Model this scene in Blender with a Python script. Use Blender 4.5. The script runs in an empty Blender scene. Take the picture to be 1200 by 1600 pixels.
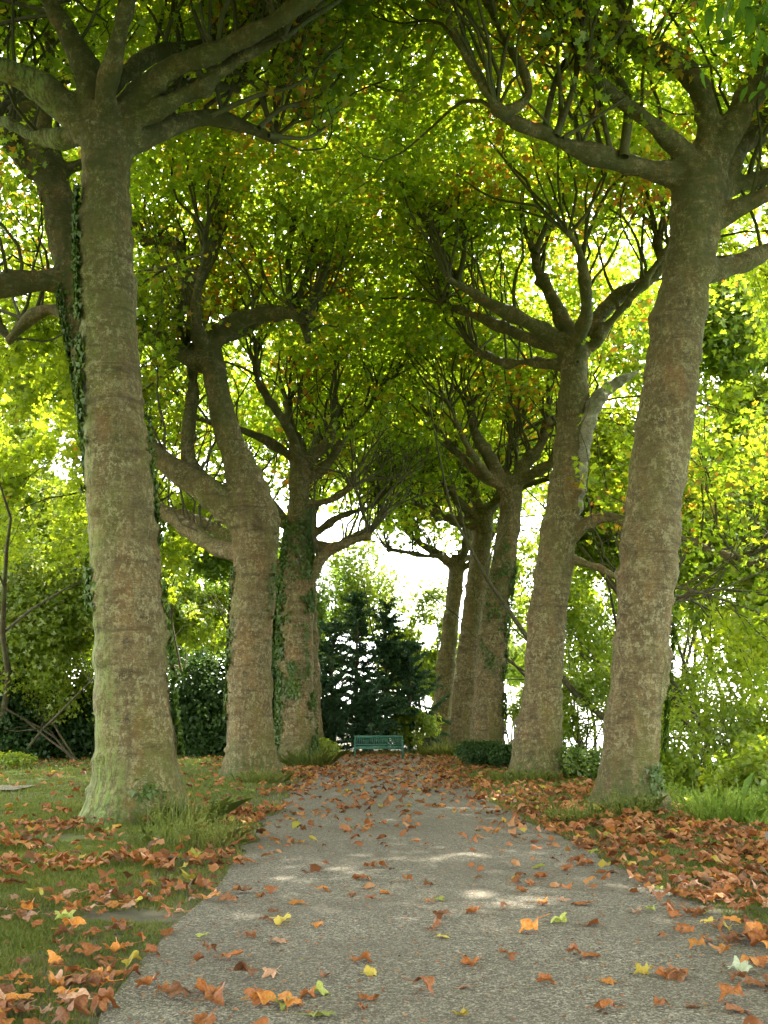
import bpy, math, random
import numpy as np
from mathutils import Vector, Matrix

random.seed(7)
rng = np.random.default_rng(11)
R = math.radians
scene = bpy.context.scene

# ------------------------------------------------------------------ camera
F = 1650.0                      # focal length in photograph pixels (1200 x 1600)
EYE = 1.6
YAW, PITCH = R(1.46), R(10.94)
fw = Vector((math.sin(YAW) * math.cos(PITCH), math.cos(YAW) * math.cos(PITCH), math.sin(PITCH)))
rt = Vector((math.cos(YAW), -math.sin(YAW), 0))
up = rt.cross(fw)
cam_d = bpy.data.cameras.new('camera')
cam = bpy.data.objects.new('camera', cam_d)
scene.collection.objects.link(cam)
cam.matrix_world = Matrix(((rt.x, up.x, -fw.x, 0), (rt.y, up.y, -fw.y, 0), (rt.z, up.z, -fw.z, EYE), (0, 0, 0, 1)))
cam_d.sensor_width = 36
cam_d.lens = 36 * F / 1600
cam_d.clip_end = 6000
cam_d.clip_start = 0.05
scene.camera = cam

# ------------------------------------------------------------------ light
SUN_EL, SUN_AZ = R(54), R(14)          # azimuth clockwise from +Y: high, ahead and a little to the right
world = bpy.data.worlds.new('World')
scene.world = world
world.use_nodes = True
nt = world.node_tree
nt.nodes.clear()
sky = nt.nodes.new('ShaderNodeTexSky')
sky.sky_type = 'NISHITA'
sky.sun_disc = False
sky.sun_elevation = SUN_EL
sky.sun_rotation = SUN_AZ
sky.air_density = 1.0
sky.dust_density = 1.0
hs = nt.nodes.new('ShaderNodeHueSaturation')
hs.inputs['Saturation'].default_value = 0.24
bg = nt.nodes.new('ShaderNodeBackground')
bg.inputs['Strength'].default_value = 0.15
wo = nt.nodes.new('ShaderNodeOutputWorld')
nt.links.new(sky.outputs[0], hs.inputs['Color'])
nt.links.new(hs.outputs[0], bg.inputs['Color'])
nt.links.new(bg.outputs[0], wo.inputs['Surface'])
sun_d = bpy.data.lights.new('sun', 'SUN')
sun_d.energy = 2.6
sun_d.angle = R(0.6)
sun_d.color = (1.0, 0.94, 0.82)
sun = bpy.data.objects.new('sun', sun_d)
scene.collection.objects.link(sun)
sdir = Vector((math.sin(SUN_AZ) * math.cos(SUN_EL), math.cos(SUN_AZ) * math.cos(SUN_EL), math.sin(SUN_EL)))
sun.rotation_euler = sdir.to_track_quat('Z', 'Y').to_euler()
sun.location = (0, 0, 40)
scene.view_settings.view_transform = 'Standard'
scene.view_settings.look = 'None'
scene.view_settings.gamma = 1
scene.view_settings.exposure = 3.45
cy = scene.cycles
cy.max_bounces = 9
cy.diffuse_bounces = 7
cy.glossy_bounces = 2
cy.transmission_bounces = 6
cy.transparent_max_bounces = 4
cy.sample_clamp_indirect = 6
cy.caustics_reflective = False
cy.caustics_refractive = False
cy.use_denoising = True


# ------------------------------------------------------------------ helpers
def PX(x, y, d):
    """the point seen at photograph pixel (x, y), d metres down the avenue"""
    v = fw + rt * ((x - 600) / F) + up * ((800 - y) / F)
    t = d / v.y
    return np.array((v.x * t, d, EYE + v.z * t))


def RAD(hw, d):
    return hw * d / F * 1.0


def ground_z(x, y):
    x = np.asarray(x, float); y = np.asarray(y, float)
    z = np.zeros_like(x + y)
    e = 5.6 + 0.012 * y
    z = np.where(x > e, -0.34 * (x - e) * np.clip((x - e) / 2.0, 0.15, 1), z)
    z = np.maximum(z, -5.4)
    zl = 0.05 * np.clip((-1.9 - x) / 0.8, 0, 1)          # verges stand a little above the path
    zr = 0.05 * np.clip((x - 2.9) / 0.8, 0, 1)
    return z + zl + zr


def ihash(ix, iy, iz, seed):
    h = (ix * 374761393 + iy * 668265263 + iz * 1274126177 + seed * 974634777) & 0xffffffff
    h = ((h ^ (h >> 13)) * 1103515245) & 0xffffffff
    h = ((h ^ (h >> 16)) * 2654435761) & 0xffffffff
    return ((h ^ (h >> 15)) & 0xffffff) / float(0xffffff)


def noise3(p, scale=1.0, seed=0):
    p = np.asarray(p, float) * scale + 1000.0
    i = np.floor(p).astype(np.int64)
    f = p - i
    f = f * f * (3 - 2 * f)
    out = 0
    for dx in (0, 1):
        wx = f[:, 0] if dx else 1 - f[:, 0]
        for dy in (0, 1):
            wy = f[:, 1] if dy else 1 - f[:, 1]
            for dz in (0, 1):
                wz = f[:, 2] if dz else 1 - f[:, 2]
                out = out + wx * wy * wz * ihash(i[:, 0] + dx, i[:, 1] + dy, i[:, 2] + dz, seed)
    return out * 2 - 1


def mesh_np(name, verts, faces_flat, starts, smooth=False):
    me = bpy.data.meshes.new(name)
    verts = np.ascontiguousarray(verts, np.float32)
    faces_flat = np.ascontiguousarray(faces_flat, np.int32)
    starts = np.ascontiguousarray(starts, np.int32)
    me.vertices.add(len(verts))
    me.vertices.foreach_set('co', verts.ravel())
    me.loops.add(len(faces_flat))
    me.loops.foreach_set('vertex_index', faces_flat)
    me.polygons.add(len(starts))
    me.polygons.foreach_set('loop_start', starts)
    if smooth:
        me.polygons.foreach_set('use_smooth', np.ones(len(starts), bool))
    me.update(calc_edges=True)
    return me


class MB:
    """collects shapes into ONE mesh"""
    def __init__(self):
        self.v = []; self.f = []; self.s = []; self.nv = 0; self.nl = 0

    def add(self, verts, faces):
        """faces: 2-D int array (all the same corner count)"""
        faces = np.asarray(faces)
        self.v.append(np.asarray(verts, float))
        self.f.append((faces + self.nv).ravel())
        k = faces.shape[1]
        self.s.append(self.nl + np.arange(len(faces)) * k)
        self.nv += len(verts)
        self.nl += faces.size

    def empty(self):
        return self.nv == 0

    def build(self, name, mat, parent=None, base=(0, 0, 0), smooth=False):
        v = np.concatenate(self.v) - np.asarray(base)
        me = mesh_np(name, v, np.concatenate(self.f), np.concatenate(self.s), smooth)
        me.materials.append(mat)
        o = bpy.data.objects.new(name, me)
        scene.collection.objects.link(o)
        o.parent = parent
        if parent is None:
            o.location = base
        return o

    def box(self, c, s, rot=None):
        x, y, z = [q / 2 for q in s]
        v = np.array([(-x, -y, -z), (x, -y, -z), (x, y, -z), (-x, y, -z), (-x, -y, z), (x, -y, z), (x, y, z), (-x, y, z)])
        if rot is not None:
            v = v @ np.array(rot.to_matrix()).T
        v = v + np.asarray(c)
        self.add(v, [(0, 3, 2, 1), (4, 5, 6, 7), (0, 1, 5, 4), (1, 2, 6, 5), (2, 3, 7, 6), (3, 0, 4, 7)])

    def tube(self, pts, rad, n=6, cap=True):
        pts = np.asarray(pts, float); rad = np.asarray(rad, float)
        m = len(pts)
        t = np.gradient(pts, axis=0)
        t /= np.linalg.norm(t, axis=1)[:, None] + 1e-9
        ref = np.array((0.31, 0.95, 0.05)) if abs(t[:, 2]).mean() > 0.5 else np.array((0.05, 0.1, 1.0))
        u = np.cross(t, ref); u /= np.linalg.norm(u, axis=1)[:, None] + 1e-9
        w = np.cross(t, u)
        a = np.arange(n) * (2 * math.pi / n)
        v = pts[:, None, :] + rad[:, None, None] * (np.cos(a)[None, :, None] * u[:, None, :] + np.sin(a)[None, :, None] * w[:, None, :])
        v = v.reshape(-1, 3)
        i = np.arange(m - 1)[:, None] * n; j = np.arange(n)[None, :]; j2 = (j + 1) % n
        fc = np.stack([i + j, i + j2, i + n + j2, i + n + j], -1).reshape(-1, 4)
        self.add(v, fc)
        if cap:
            b = self.nv - len(v)
            for k, r in ((0, range(n)), (m - 1, range(n - 1, -1, -1))):
                self.f.append(np.array([b + k * n + q for q in r])); self.s.append(np.array([self.nl])); self.nl += n


def tag(o, label=None, cat=None, group=None, kind=None):
    if label: o['label'] = label
    if cat: o['category'] = cat
    if group: o['group'] = group
    if kind: o['kind'] = kind
    return o


def empty(name, loc):
    o = bpy.data.objects.new(name, None)
    scene.collection.objects.link(o)
    o.location = loc
    o.empty_display_size = 0.3
    return o


def spline(pts, per=6):
    """Catmull-Rom through rows (any width)"""
    p = np.asarray(pts, float)
    if len(p) < 3:
        t = np.linspace(0, 1, per + 1)[:, None]
        return p[0] * (1 - t) + p[-1] * t
    q = np.vstack([2 * p[0] - p[1], p, 2 * p[-1] - p[-2]])
    out = []
    for i in range(1, len(q) - 2):
        t = np.linspace(0, 1, per, endpoint=False)[:, None]
        a, b, c, d = q[i - 1], q[i], q[i + 1], q[i + 2]
        out.append(0.5 * (2 * b + (c - a) * t + (2 * a - 5 * b + 4 * c - d) * t ** 2 + (3 * b - a - 3 * c + d) * t ** 3))
    out.append(p[-1:])
    return np.vstack(out)


# leaf outlines (x across, y along, z curl)
def mirror(half):
    h = np.array(half, float)
    r = h[1:-1][::-1].copy(); r[:, 0] *= -1
    v = np.vstack([h, r])
    return np.column_stack([v, 0.35 * np.abs(v[:, 0]) - 0.18 * v[:, 1] ** 2])


LEAF_A = mirror([(0, 0), (-.30, -.06), (-.52, .14), (-.27, .30), (-.50, .66), (-.17, .60), (0, 1.0)])   # plane leaf
LEAF_B = mirror([(0, 0), (-.5, .28), (-.17, .48), (0, 1.0)])
LEAF_C = mirror([(0, 0), (-.34, .35), (-.25, .7), (0, 1.0)])                                            # oval
LEAF_D = mirror([(0, 0), (-.09, .5), (0, 1.0)])                                                        # needle spray
LEAF_IVY = mirror([(0, 0), (-.5, .05), (-.3, .45), (0, 1.0)])


def rand_unit(n):
    v = rng.normal(size=(n, 3))
    return v / np.linalg.norm(v, axis=1)[:, None]


def leaves(mb, shape, pos, size, normal=None, flat=0.6, along=None):
    """place one leaf polygon per position; flat: how strongly normals point up"""
    n = len(pos)
    if normal is None:
        nn = rand_unit(n) * (1 - flat) + np.array((0, 0, 1.0)) * flat
    else:
        nn = normal + rand_unit(n) * (1 - flat)
    nn /= np.linalg.norm(nn, axis=1)[:, None] + 1e-9
    a = rand_unit(n) if along is None else along + rand_unit(n) * 0.35
    y = a - nn * np.sum(a * nn, axis=1)[:, None]
    y /= np.linalg.norm(y, axis=1)[:, None] + 1e-9
    x = np.cross(y, nn)
    s = np.broadcast_to(np.asarray(size, float), (n,))[:, None, None]
    k = len(shape)
    v = pos[:, None, :] + s * (shape[None, :, 0:1] * x[:, None, :] + shape[None, :, 1:2] * y[:, None, :] + shape[None, :, 2:3] * nn[:, None, :])
    mb.add(v.reshape(-1, 3), np.arange(n * k).reshape(n, k))


# ------------------------------------------------------------------ materials
def new_mat(name):
    m = bpy.data.materials.new(name)
    m.use_nodes = True
    m.node_tree.nodes.clear()
    return m, m.node_tree


def N(t, typ, **kw):
    n = t.nodes.new('ShaderNode' + typ)
    for k, v in kw.items():
        if k in n.inputs: n.inputs[k].default_value = v
        else: setattr(n, k, v)
    return n


def ramp(t, stops, inp=None, interp='LINEAR'):
    n = N(t, 'ValToRGB')
    cr = n.color_ramp
    cr.interpolation = interp
    while len(cr.elements) < len(stops): cr.elements.new(0.5)
    for e, (p, c) in zip(cr.elements, stops):
        e.position = p
        e.color = (*c, 1) if len(c) == 3 else c
    if inp is not None: t.links.new(inp, n.inputs[0])
    return n


def mixc(t, fac, a, b, typ='MIX'):
    n = N(t, 'Mix', data_type='RGBA', blend_type=typ)
    for s, v in ((0, fac), (6, a), (7, b)):
        if hasattr(v, 'is_linked') or hasattr(v, 'links'): t.links.new(v, n.inputs[s])
        else: n.inputs[s].default_value = v if s == 0 else (*v, 1)
    return n.outputs[2]


def math_n(t, op, a, b=0.0):
    n = N(t, 'Math', operation=op)
    for i, v in enumerate((a, b)):
        if isinstance(v, (int, float)): n.inputs[i].default_value = v
        else: t.links.new(v, n.inputs[i])
    return n.outputs[0]


def noise_tex(t, scale, vec=None, detail=3, rough=0.6):
    n = N(t, 'TexNoise', Scale=scale, Detail=detail, Roughness=rough)
    if vec is not None: t.links.new(vec, n.inputs['Vector'])
    return n.outputs['Fac']


def leaf_mat(name, stops, transl=0.5, trans_boost=1.5, gloss=0.04, patch=None, patch_col=None, spray=0.5):
    m, t = new_mat(name)
    g = N(t, 'NewGeometry')
    bn = N(t, 'MapRange'); t.links.new(noise_tex(t, 0.9, g.outputs['Position'], 3, .6), bn.inputs[0])
    bn.inputs[1].default_value = .3; bn.inputs[2].default_value = .7
    sel = math_n(t, 'ADD', math_n(t, 'MULTIPLY', g.outputs['Random Per Island'], 1 - spray), math_n(t, 'MULTIPLY', bn.outputs[0], spray))
    r = ramp(t, stops, sel)
    col = r.outputs[0]
    if patch:
        nz = noise_tex(t, patch, g.outputs['Position'], 2)
        k = ramp(t, [(0.52, (0, 0, 0)), (0.66, (1, 1, 1))], nz)
        k2 = math_n(t, 'MULTIPLY', k.outputs[0], math_n(t, 'GREATER_THAN', math_n(t, 'FRACT', math_n(t, 'MULTIPLY', g.outputs['Random Per Island'], 37.7)), 0.62))
        col = mixc(t, k2, col, patch_col)
    dif = N(t, 'BsdfDiffuse'); tr = N(t, 'BsdfTranslucent')
    t.links.new(col, dif.inputs[0])
    b = mixc(t, 1.0, col, (trans_boost, trans_boost * 0.95, trans_boost * 0.55), 'MULTIPLY')
    t.links.new(b, tr.inputs[0])
    ms = N(t, 'MixShader'); ms.inputs[0].default_value = transl
    t.links.new(dif.outputs[0], ms.inputs[1]); t.links.new(tr.outputs[0], ms.inputs[2])
    gl = N(t, 'BsdfGlossy', Roughness=0.45); gl.inputs[0].default_value = (0.9, 0.95, 0.85, 1)
    m2 = N(t, 'MixShader'); m2.inputs[0].default_value = gloss
    t.links.new(ms.outputs[0], m2.inputs[1]); t.links.new(gl.outputs[0], m2.inputs[2])
    o = N(t, 'OutputMaterial'); t.links.new(m2.outputs[0], o.inputs[0])
    return m


GREENS = [(0.0, (0.20, 0.095, 0.02)), (0.10, (0.072, 0.112, 0.009)), (0.38, (0.108, 0.170, 0.010)), (0.62, (0.152, 0.210, 0.012)), (0.84, (0.23, 0.240, 0.018)), (0.92, (0.33, 0.21, 0.02)), (1.0, (0.27, 0.10, 0.015))]
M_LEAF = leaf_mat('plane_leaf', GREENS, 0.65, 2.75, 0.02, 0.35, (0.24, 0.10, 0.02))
M_LEAF_SUNLIT = leaf_mat('sunlit_plane_leaf', [(0, (0.125, 0.19, 0.010)), (0.5, (0.19, 0.25, 0.014)), (0.85, (0.27, 0.30, 0.022)), (0.94, (0.32, 0.28, 0.03)), (1, (0.34, 0.14, 0.02))], 0.6, 2.3, 0.03)  # outer leaves of the same trees, sunlight on them put into a lighter yellow-green
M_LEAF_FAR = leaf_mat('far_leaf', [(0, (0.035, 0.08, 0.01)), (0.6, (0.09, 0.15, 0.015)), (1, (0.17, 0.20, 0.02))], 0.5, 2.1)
M_LEAF_BRIGHT = leaf_mat('bright_leaf', [(0, (0.10, 0.16, 0.012)), (0.6, (0.18, 0.24, 0.018)), (0.93, (0.27, 0.28, 0.03)), (1, (0.28, 0.14, 0.02))], 0.55, 2.2)
M_LEAF_DARK = leaf_mat('dark_shrub_leaf', [(0, (0.016, 0.042, 0.010)), (0.7, (0.036, 0.075, 0.014)), (1, (0.075, 0.11, 0.02))], 0.3, 1.4, 0.015)
M_NEEDLE = leaf_mat('conifer_needle', [(0, (0.020, 0.058, 0.026)), (0.7, (0.040, 0.092, 0.036)), (1, (0.09, 0.13, 0.04))], 0.3, 1.4, 0.03)
M_IVY = leaf_mat('ivy_leaf', [(0, (0.03, 0.06, 0.006)), (0.6, (0.055, 0.10, 0.008)), (1, (0.11, 0.15, 0.015))], 0.25, 1.5, 0.03)
M_GRASS = leaf_mat('grass_blade', [(0, (0.06, 0.10, 0.015)), (0.6, (0.13, 0.155, 0.025)), (1, (0.24, 0.21, 0.07))], 0.35, 1.4, 0.02)
M_GRASS_BANK = leaf_mat('bank_grass_blade', [(0, (0.10, 0.18, 0.02)), (0.6, (0.16, 0.25, 0.03)), (1, (0.27, 0.28, 0.06))], 0.4, 1.4, 0.02)
LITTER = [(0.0, (0.08, 0.036, 0.015)), (0.25, (0.19, 0.066, 0.025)), (0.6, (0.31, 0.108, 0.036)), (0.85, (0.37, 0.18, 0.08)), (0.94, (0.36, 0.15, 0.03)), (0.975, (0.38, 0.24, 0.03)), (1.0, (0.2, 0.22, 0.04))]
M_LITTER = leaf_mat('litter_leaf', LITTER, 0.2, 1.3, 0.03, spray=0.0)


def fallen_mat(name, c1, c2):
    m, t = new_mat(name)
    tc = N(t, 'TexCoord')
    nz = noise_tex(t, 14, tc.outputs['Object'], 4)
    col = ramp(t, [(0.35, c1), (0.65, c2)], nz).outputs[0]
    oi = N(t, 'ObjectInfo')
    v = math_n(t, 'ADD', math_n(t, 'MULTIPLY', oi.outputs['Random'], 0.6), 0.7)
    cv = N(t, 'HueSaturation'); t.links.new(col, cv.inputs['Color']); t.links.new(v, cv.inputs['Value'])
    dif = N(t, 'BsdfPrincipled', Roughness=0.55); dif.inputs['Specular IOR Level'].default_value = 0.35
    t.links.new(cv.outputs[0], dif.inputs['Base Color'])
    bp = N(t, 'Bump', Strength=0.5, Distance=0.004); t.links.new(noise_tex(t, 60, tc.outputs['Object'], 3), bp.inputs['Height'])
    t.links.new(bp.outputs[0], dif.inputs['Normal'])
    tr = N(t, 'BsdfTranslucent'); t.links.new(cv.outputs[0], tr.inputs[0])
    ms = N(t, 'MixShader'); ms.inputs[0].default_value = 0.2
    t.links.new(dif.outputs[0], ms.inputs[1]); t.links.new(tr.outputs[0], ms.inputs[2])
    o = N(t, 'OutputMaterial'); t.links.new(ms.outputs[0], o.inputs[0])
    return m


FALLEN = {
    'rust': fallen_mat('fallen_rust', (0.22, 0.065, 0.018), (0.38, 0.145, 0.038)),
    'brown': fallen_mat('fallen_brown', (0.13, 0.05, 0.022), (0.28, 0.12, 0.045)),
    'orange': fallen_mat('fallen_orange', (0.45, 0.14, 0.02), (0.58, 0.27, 0.06)),
    'tan': fallen_mat('fallen_tan', (0.34, 0.17, 0.09), (0.50, 0.30, 0.18)),
    'yellow': fallen_mat('fallen_yellow', (0.50, 0.33, 0.04), (0.52, 0.45, 0.08)),
    'green': fallen_mat('fallen_green', (0.20, 0.28, 0.04), (0.45, 0.42, 0.10)),
    'pale': fallen_mat('fallen_pale', (0.36, 0.42, 0.25), (0.50, 0.52, 0.36)),
}


def bark_mat(name, base, dark, light, green, moss_low=1.0, bump=1.0, flank=False):
    m, t = new_mat(name)
    tc = N(t, 'TexCoord')
    ob = tc.outputs['Object']

    def stretched(v):
        mp = N(t, 'Mapping'); mp.inputs['Scale'].default_value = v; t.links.new(ob, mp.inputs[0]); return mp.outputs[0]

    def mask(src, lo, hi, top=1.0):
        return ramp(t, [(lo, (0, 0, 0)), (hi, (top, top, top))], src).outputs[0]
    st = stretched((1, 1, 3.0)); mv = stretched((1.6, 1.6, 0.45)); vs = stretched((3, 3, 0.5))
    big = noise_tex(t, 0.9, mv, 5)
    mid = noise_tex(t, 2.6, st, 6, 0.72)
    ring = noise_tex(t, 1.0, stretched((.7, .7, 5.5)), 6, 0.7)
    streak = noise_tex(t, 2.2, vs, 5, 0.7)
    fine = noise_tex(t, 34, ob, 4, 0.75)
    flake = noise_tex(t, 13, stretched((1, 1, .75)), 6, 0.8)
    flake2 = noise_tex(t, 5.5, ob, 7, 0.8)
    c = ramp(t, [(0.36, dark), (0.60, base)], mid).outputs[0]
    warm = tuple(min(1, q * k) for q, k in zip(base, (1.3, 0.88, 0.62)))
    c = mixc(t, mask(noise_tex(t, 1.3, mv, 5), .5, .66, .8), c, warm)
    c = mixc(t, mask(streak, .48, .66, .85), c, tuple(q * k for q, k in zip(base, (1.3, 1.25, 1.15))))
    c = mixc(t, mask(big, .47, .66, .9), c, green)
    cl = math_n(t, 'MULTIPLY', mask(flake, .515, .535), mask(noise_tex(t, 1.7, ob, 4), .38, .55))
    c = mixc(t, math_n(t, 'MULTIPLY', cl, .8), c, light)
    c = mixc(t, mask(flake2, .545, .57, .45), c, tuple(q * .8 for q in light))
    c = mixc(t, mask(noise_tex(t, 4.2, stretched((1, 1, .8)), 6, .8),   .55, .565, .6), c, tuple(q * k for q, k in zip(base, (.66, .58, .48))))
    c = mixc(t, mask(noise_tex(t, 9, st, 6, .8), .56, .62, .75), c, dark)
    c = mixc(t, mask(ring, .57, .66, .6), c, dark)
    c = mixc(t, mask(fine, .48, .60, .45), c, tuple(q * 0.45 for q in base))
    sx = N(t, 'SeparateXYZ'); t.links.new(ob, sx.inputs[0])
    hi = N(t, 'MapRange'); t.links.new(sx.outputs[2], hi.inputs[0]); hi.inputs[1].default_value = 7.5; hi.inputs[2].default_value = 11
    c = mixc(t, math_n(t, 'MULTIPLY', hi.outputs[0], mask(noise_tex(t, 2.4, ob, 6, .75), .38, .56, .85)), c, (0.062, 0.064, 0.018))  # olive upper bark, darkened with height: shade under the canopy put into the colour
    low = math_n(t, 'MULTIPLY', math_n(t, 'SUBTRACT', 1.1, sx.outputs[2]), 1.2)
    lowc = N(t, 'Clamp'); t.links.new(math_n(t, 'MULTIPLY', low, mask(noise_tex(t, 3.5, vs, 5), .42, .58)), lowc.inputs[0])
    c = mixc(t, math_n(t, 'MULTIPLY', lowc.outputs[0], 0.8 * moss_low), c, (0.055, 0.085, 0.018))
    if flank:  # moss on the left flank, with the light on that side painted in
        f = math_n(t, 'ADD', math_n(t, 'MULTIPLY', math_n(t, 'ADD', sx.outputs[0], .22), -1.6), math_n(t, 'MULTIPLY', math_n(t, 'SUBTRACT', 2.4, sx.outputs[2]), .25))
        fc = N(t, 'Clamp'); t.links.new(math_n(t, 'MULTIPLY', f, 1.5), fc.inputs[0])
        c = mixc(t, math_n(t, 'MULTIPLY', fc.outputs[0], mask(noise_tex(t, 4, vs, 6, .8), .46, .58, .8)), c, (0.22, 0.29, 0.07))
    p = N(t, 'BsdfPrincipled', Roughness=0.85); p.inputs['Specular IOR Level'].default_value = 0.2
    t.links.new(c, p.inputs['Base Color'])
    h = math_n(t, 'ADD', math_n(t, 'MULTIPLY', mid, 1.0), math_n(t, 'ADD', math_n(t, 'MULTIPLY', flake, 0.6), math_n(t, 'MULTIPLY', fine, 0.3)))
    h = math_n(t, 'SUBTRACT', h, math_n(t, 'MULTIPLY', ring, 1.0))
    bp = N(t, 'Bump', Strength=bump, Distance=0.06)
    t.links.new(h, bp.inputs['Height']); t.links.new(bp.outputs[0], p.inputs['Normal'])
    o = N(t, 'OutputMaterial'); t.links.new(p.outputs[0], o.inputs[0])
    return m


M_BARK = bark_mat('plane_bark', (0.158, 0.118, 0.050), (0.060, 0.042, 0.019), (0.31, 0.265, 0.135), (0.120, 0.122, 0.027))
M_BARK_G = bark_mat('plane_bark_mossy_lit', (0.152, 0.117, 0.048), (0.058, 0.042, 0.018), (0.30, 0.265, 0.13), (0.115, 0.130, 0.026), 1.0, 1.0, True)
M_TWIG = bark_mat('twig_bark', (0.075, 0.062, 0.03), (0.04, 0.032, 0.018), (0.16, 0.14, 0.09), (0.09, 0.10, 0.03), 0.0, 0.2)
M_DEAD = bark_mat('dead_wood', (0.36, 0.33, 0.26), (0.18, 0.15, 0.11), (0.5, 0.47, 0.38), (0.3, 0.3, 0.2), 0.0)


def simple_mat(name, c, rough=0.6, scale=12, var=0.3, bump=0.2):
    m, t = new_mat(name)
    tc = N(t, 'TexCoord')
    nz = noise_tex(t, scale, tc.outputs['Object'], 4)
    col = ramp(t, [(0.3, tuple(q * (1 - var) for q in c)), (0.7, tuple(min(1, q * (1 + var)) for q in c))], nz).outputs[0]
    p = N(t, 'BsdfPrincipled', Roughness=rough)
    t.links.new(col, p.inputs['Base Color'])
    bp = N(t, 'Bump', Strength=bump, Distance=0.01)
    t.links.new(nz, bp.inputs['Height']); t.links.new(bp.outputs[0], p.inputs['Normal'])
    o = N(t, 'OutputMaterial'); t.links.new(p.outputs[0], o.inputs[0])
    return m


M_BENCH = simple_mat('green_bench_paint', (0.03, 0.115, 0.07), 0.6, 9, 0.25)
M_HOLE = simple_mat('knot_hole_painted_dark', (0.012, 0.010, 0.007), 0.9)  # near-black paint for the shaded inside of the knot hole
M_STAKE = simple_mat('stake_wood', (0.14, 0.12, 0.09), 0.9, 30, 0.4)


def gravel_mat(name, tint=(1, 1, 1)):
    m, t = new_mat(name)
    g = N(t, 'NewGeometry')
    P = g.outputs['Position']
    big = noise_tex(t, 0.5, P, 4)
    v = N(t, 'TexVoronoi', Scale=46); t.links.new(P, v.inputs['Vector'])
    v2 = N(t, 'TexVoronoi', Scale=110); t.links.new(P, v2.inputs['Vector'])
    sc = N(t, 'SeparateColor'); t.links.new(v.outputs['Color'], sc.inputs[0])
    sc2 = N(t, 'SeparateColor'); t.links.new(v2.outputs['Color'], sc2.inputs[0])
    a = ramp(t, [(0, (0.03, 0.027, 0.018)), (0.5, (0.125, 0.110, 0.078)), (0.85, (0.21, 0.19, 0.14)), (1, (0.55, 0.51, 0.38))], sc.outputs[0]).outputs[0]
    b = ramp(t, [(0, (0.035, 0.031, 0.021)), (0.7, (0.15, 0.135, 0.096)), (1, (0.46, 0.42, 0.31))], sc2.outputs[0]).outputs[0]
    c = mixc(t, 0.66, a, b)
    c = mixc(t, ramp(t, [(0.40, (0, 0, 0)), (0.62, (.45, .45, .45))], big).outputs[0], c, (0.095, 0.082, 0.055))
    c = mixc(t, 1.0, c, tuple(q * k for q, k in zip(tint, (1.02, 1.0, 1.02))), 'MULTIPLY')
    p = N(t, 'BsdfPrincipled', Roughness=0.9); p.inputs['Specular IOR Level'].default_value = 0.2
    t.links.new(c, p.inputs['Base Color'])
    h = math_n(t, 'ADD', math_n(t, 'MULTIPLY', v.outputs['Distance'], -1.0), math_n(t, 'MULTIPLY', v2.outputs['Distance'], -0.5))
    bp = N(t, 'Bump', Strength=0.7, Distance=0.012)
    t.links.new(h, bp.inputs['Height']); t.links.new(bp.outputs[0], p.inputs['Normal'])
    o = N(t, 'OutputMaterial'); t.links.new(p.outputs[0], o.inputs[0])
    return m


M_GRAVEL = gravel_mat('gravel_path')
M_GRAVEL_L = gravel_mat('pale_side_path', (1.5, 1.4, 1.3))


def lawn_mat():
    m, t = new_mat('lawn_soil')
    g = N(t, 'NewGeometry'); P = g.outputs['Position']
    a = noise_tex(t, 0.7, P, 4); b = noise_tex(t, 9, P, 5, 0.7); f = noise_tex(t, 60, P, 3)
    c = ramp(t, [(0.35, (0.08, 0.11, 0.022)), (0.55, (0.12, 0.15, 0.03)), (0.7, (0.17, 0.17, 0.06))], b).outputs[0]
    c = mixc(t, ramp(t, [(0.5, (0, 0, 0)), (0.62, (.9, .9, .9))], a).outputs[0], c, (0.10, 0.075, 0.045))
    sx = N(t, 'SeparateXYZ'); t.links.new(P, sx.inputs[0])
    # bare soil next to the path, bright turf on the bank
    e = math_n(t, 'MULTIPLY', math_n(t, 'GREATER_THAN', sx.outputs[0], -2.2), math_n(t, 'LESS_THAN', sx.outputs[0], 3.3))
    e2 = math_n(t, 'MULTIPLY', e, ramp(t, [(0.3, (0.5, 0.5, 0.5)), (0.5, (1, 1, 1))], b).outputs[0])
    c = mixc(t, e2, c, (0.135, 0.118, 0.088))
    c = mixc(t, math_n(t, 'GREATER_THAN', sx.outputs[0], 7.0), c, (0.14, 0.21, 0.035))
    c = mixc(t, math_n(t, 'MULTIPLY', f, 0.5), c, (0.04, 0.045, 0.015))
    p = N(t, 'BsdfPrincipled', Roughness=0.95); p.inputs['Specular IOR Level'].default_value = 0.1
    t.links.new(c, p.inputs['Base Color'])
    bp = N(t, 'Bump', Strength=0.8, Distance=0.04); t.links.new(b, bp.inputs['Height']); t.links.new(bp.outputs[0], p.inputs['Normal'])
    o = N(t, 'OutputMaterial'); t.links.new(p.outputs[0], o.inputs[0])
    return m


def water_mat():
    m, t = new_mat('lake_water')
    g = N(t, 'NewGeometry')
    p = N(t, 'BsdfPrincipled', Roughness=0.12); p.inputs['Base Color'].default_value = (0.10, 0.16, 0.17, 1)
    p.inputs['IOR'].default_value = 1.33
    bp = N(t, 'Bump', Strength=0.4, Distance=0.2); t.links.new(noise_tex(t, 1.5, g.outputs['Position'], 4), bp.inputs['Height'])
    t.links.new(bp.outputs[0], p.inputs['Normal'])
    o = N(t, 'OutputMaterial'); t.links.new(p.outputs[0], o.inputs[0])
    return m


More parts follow.
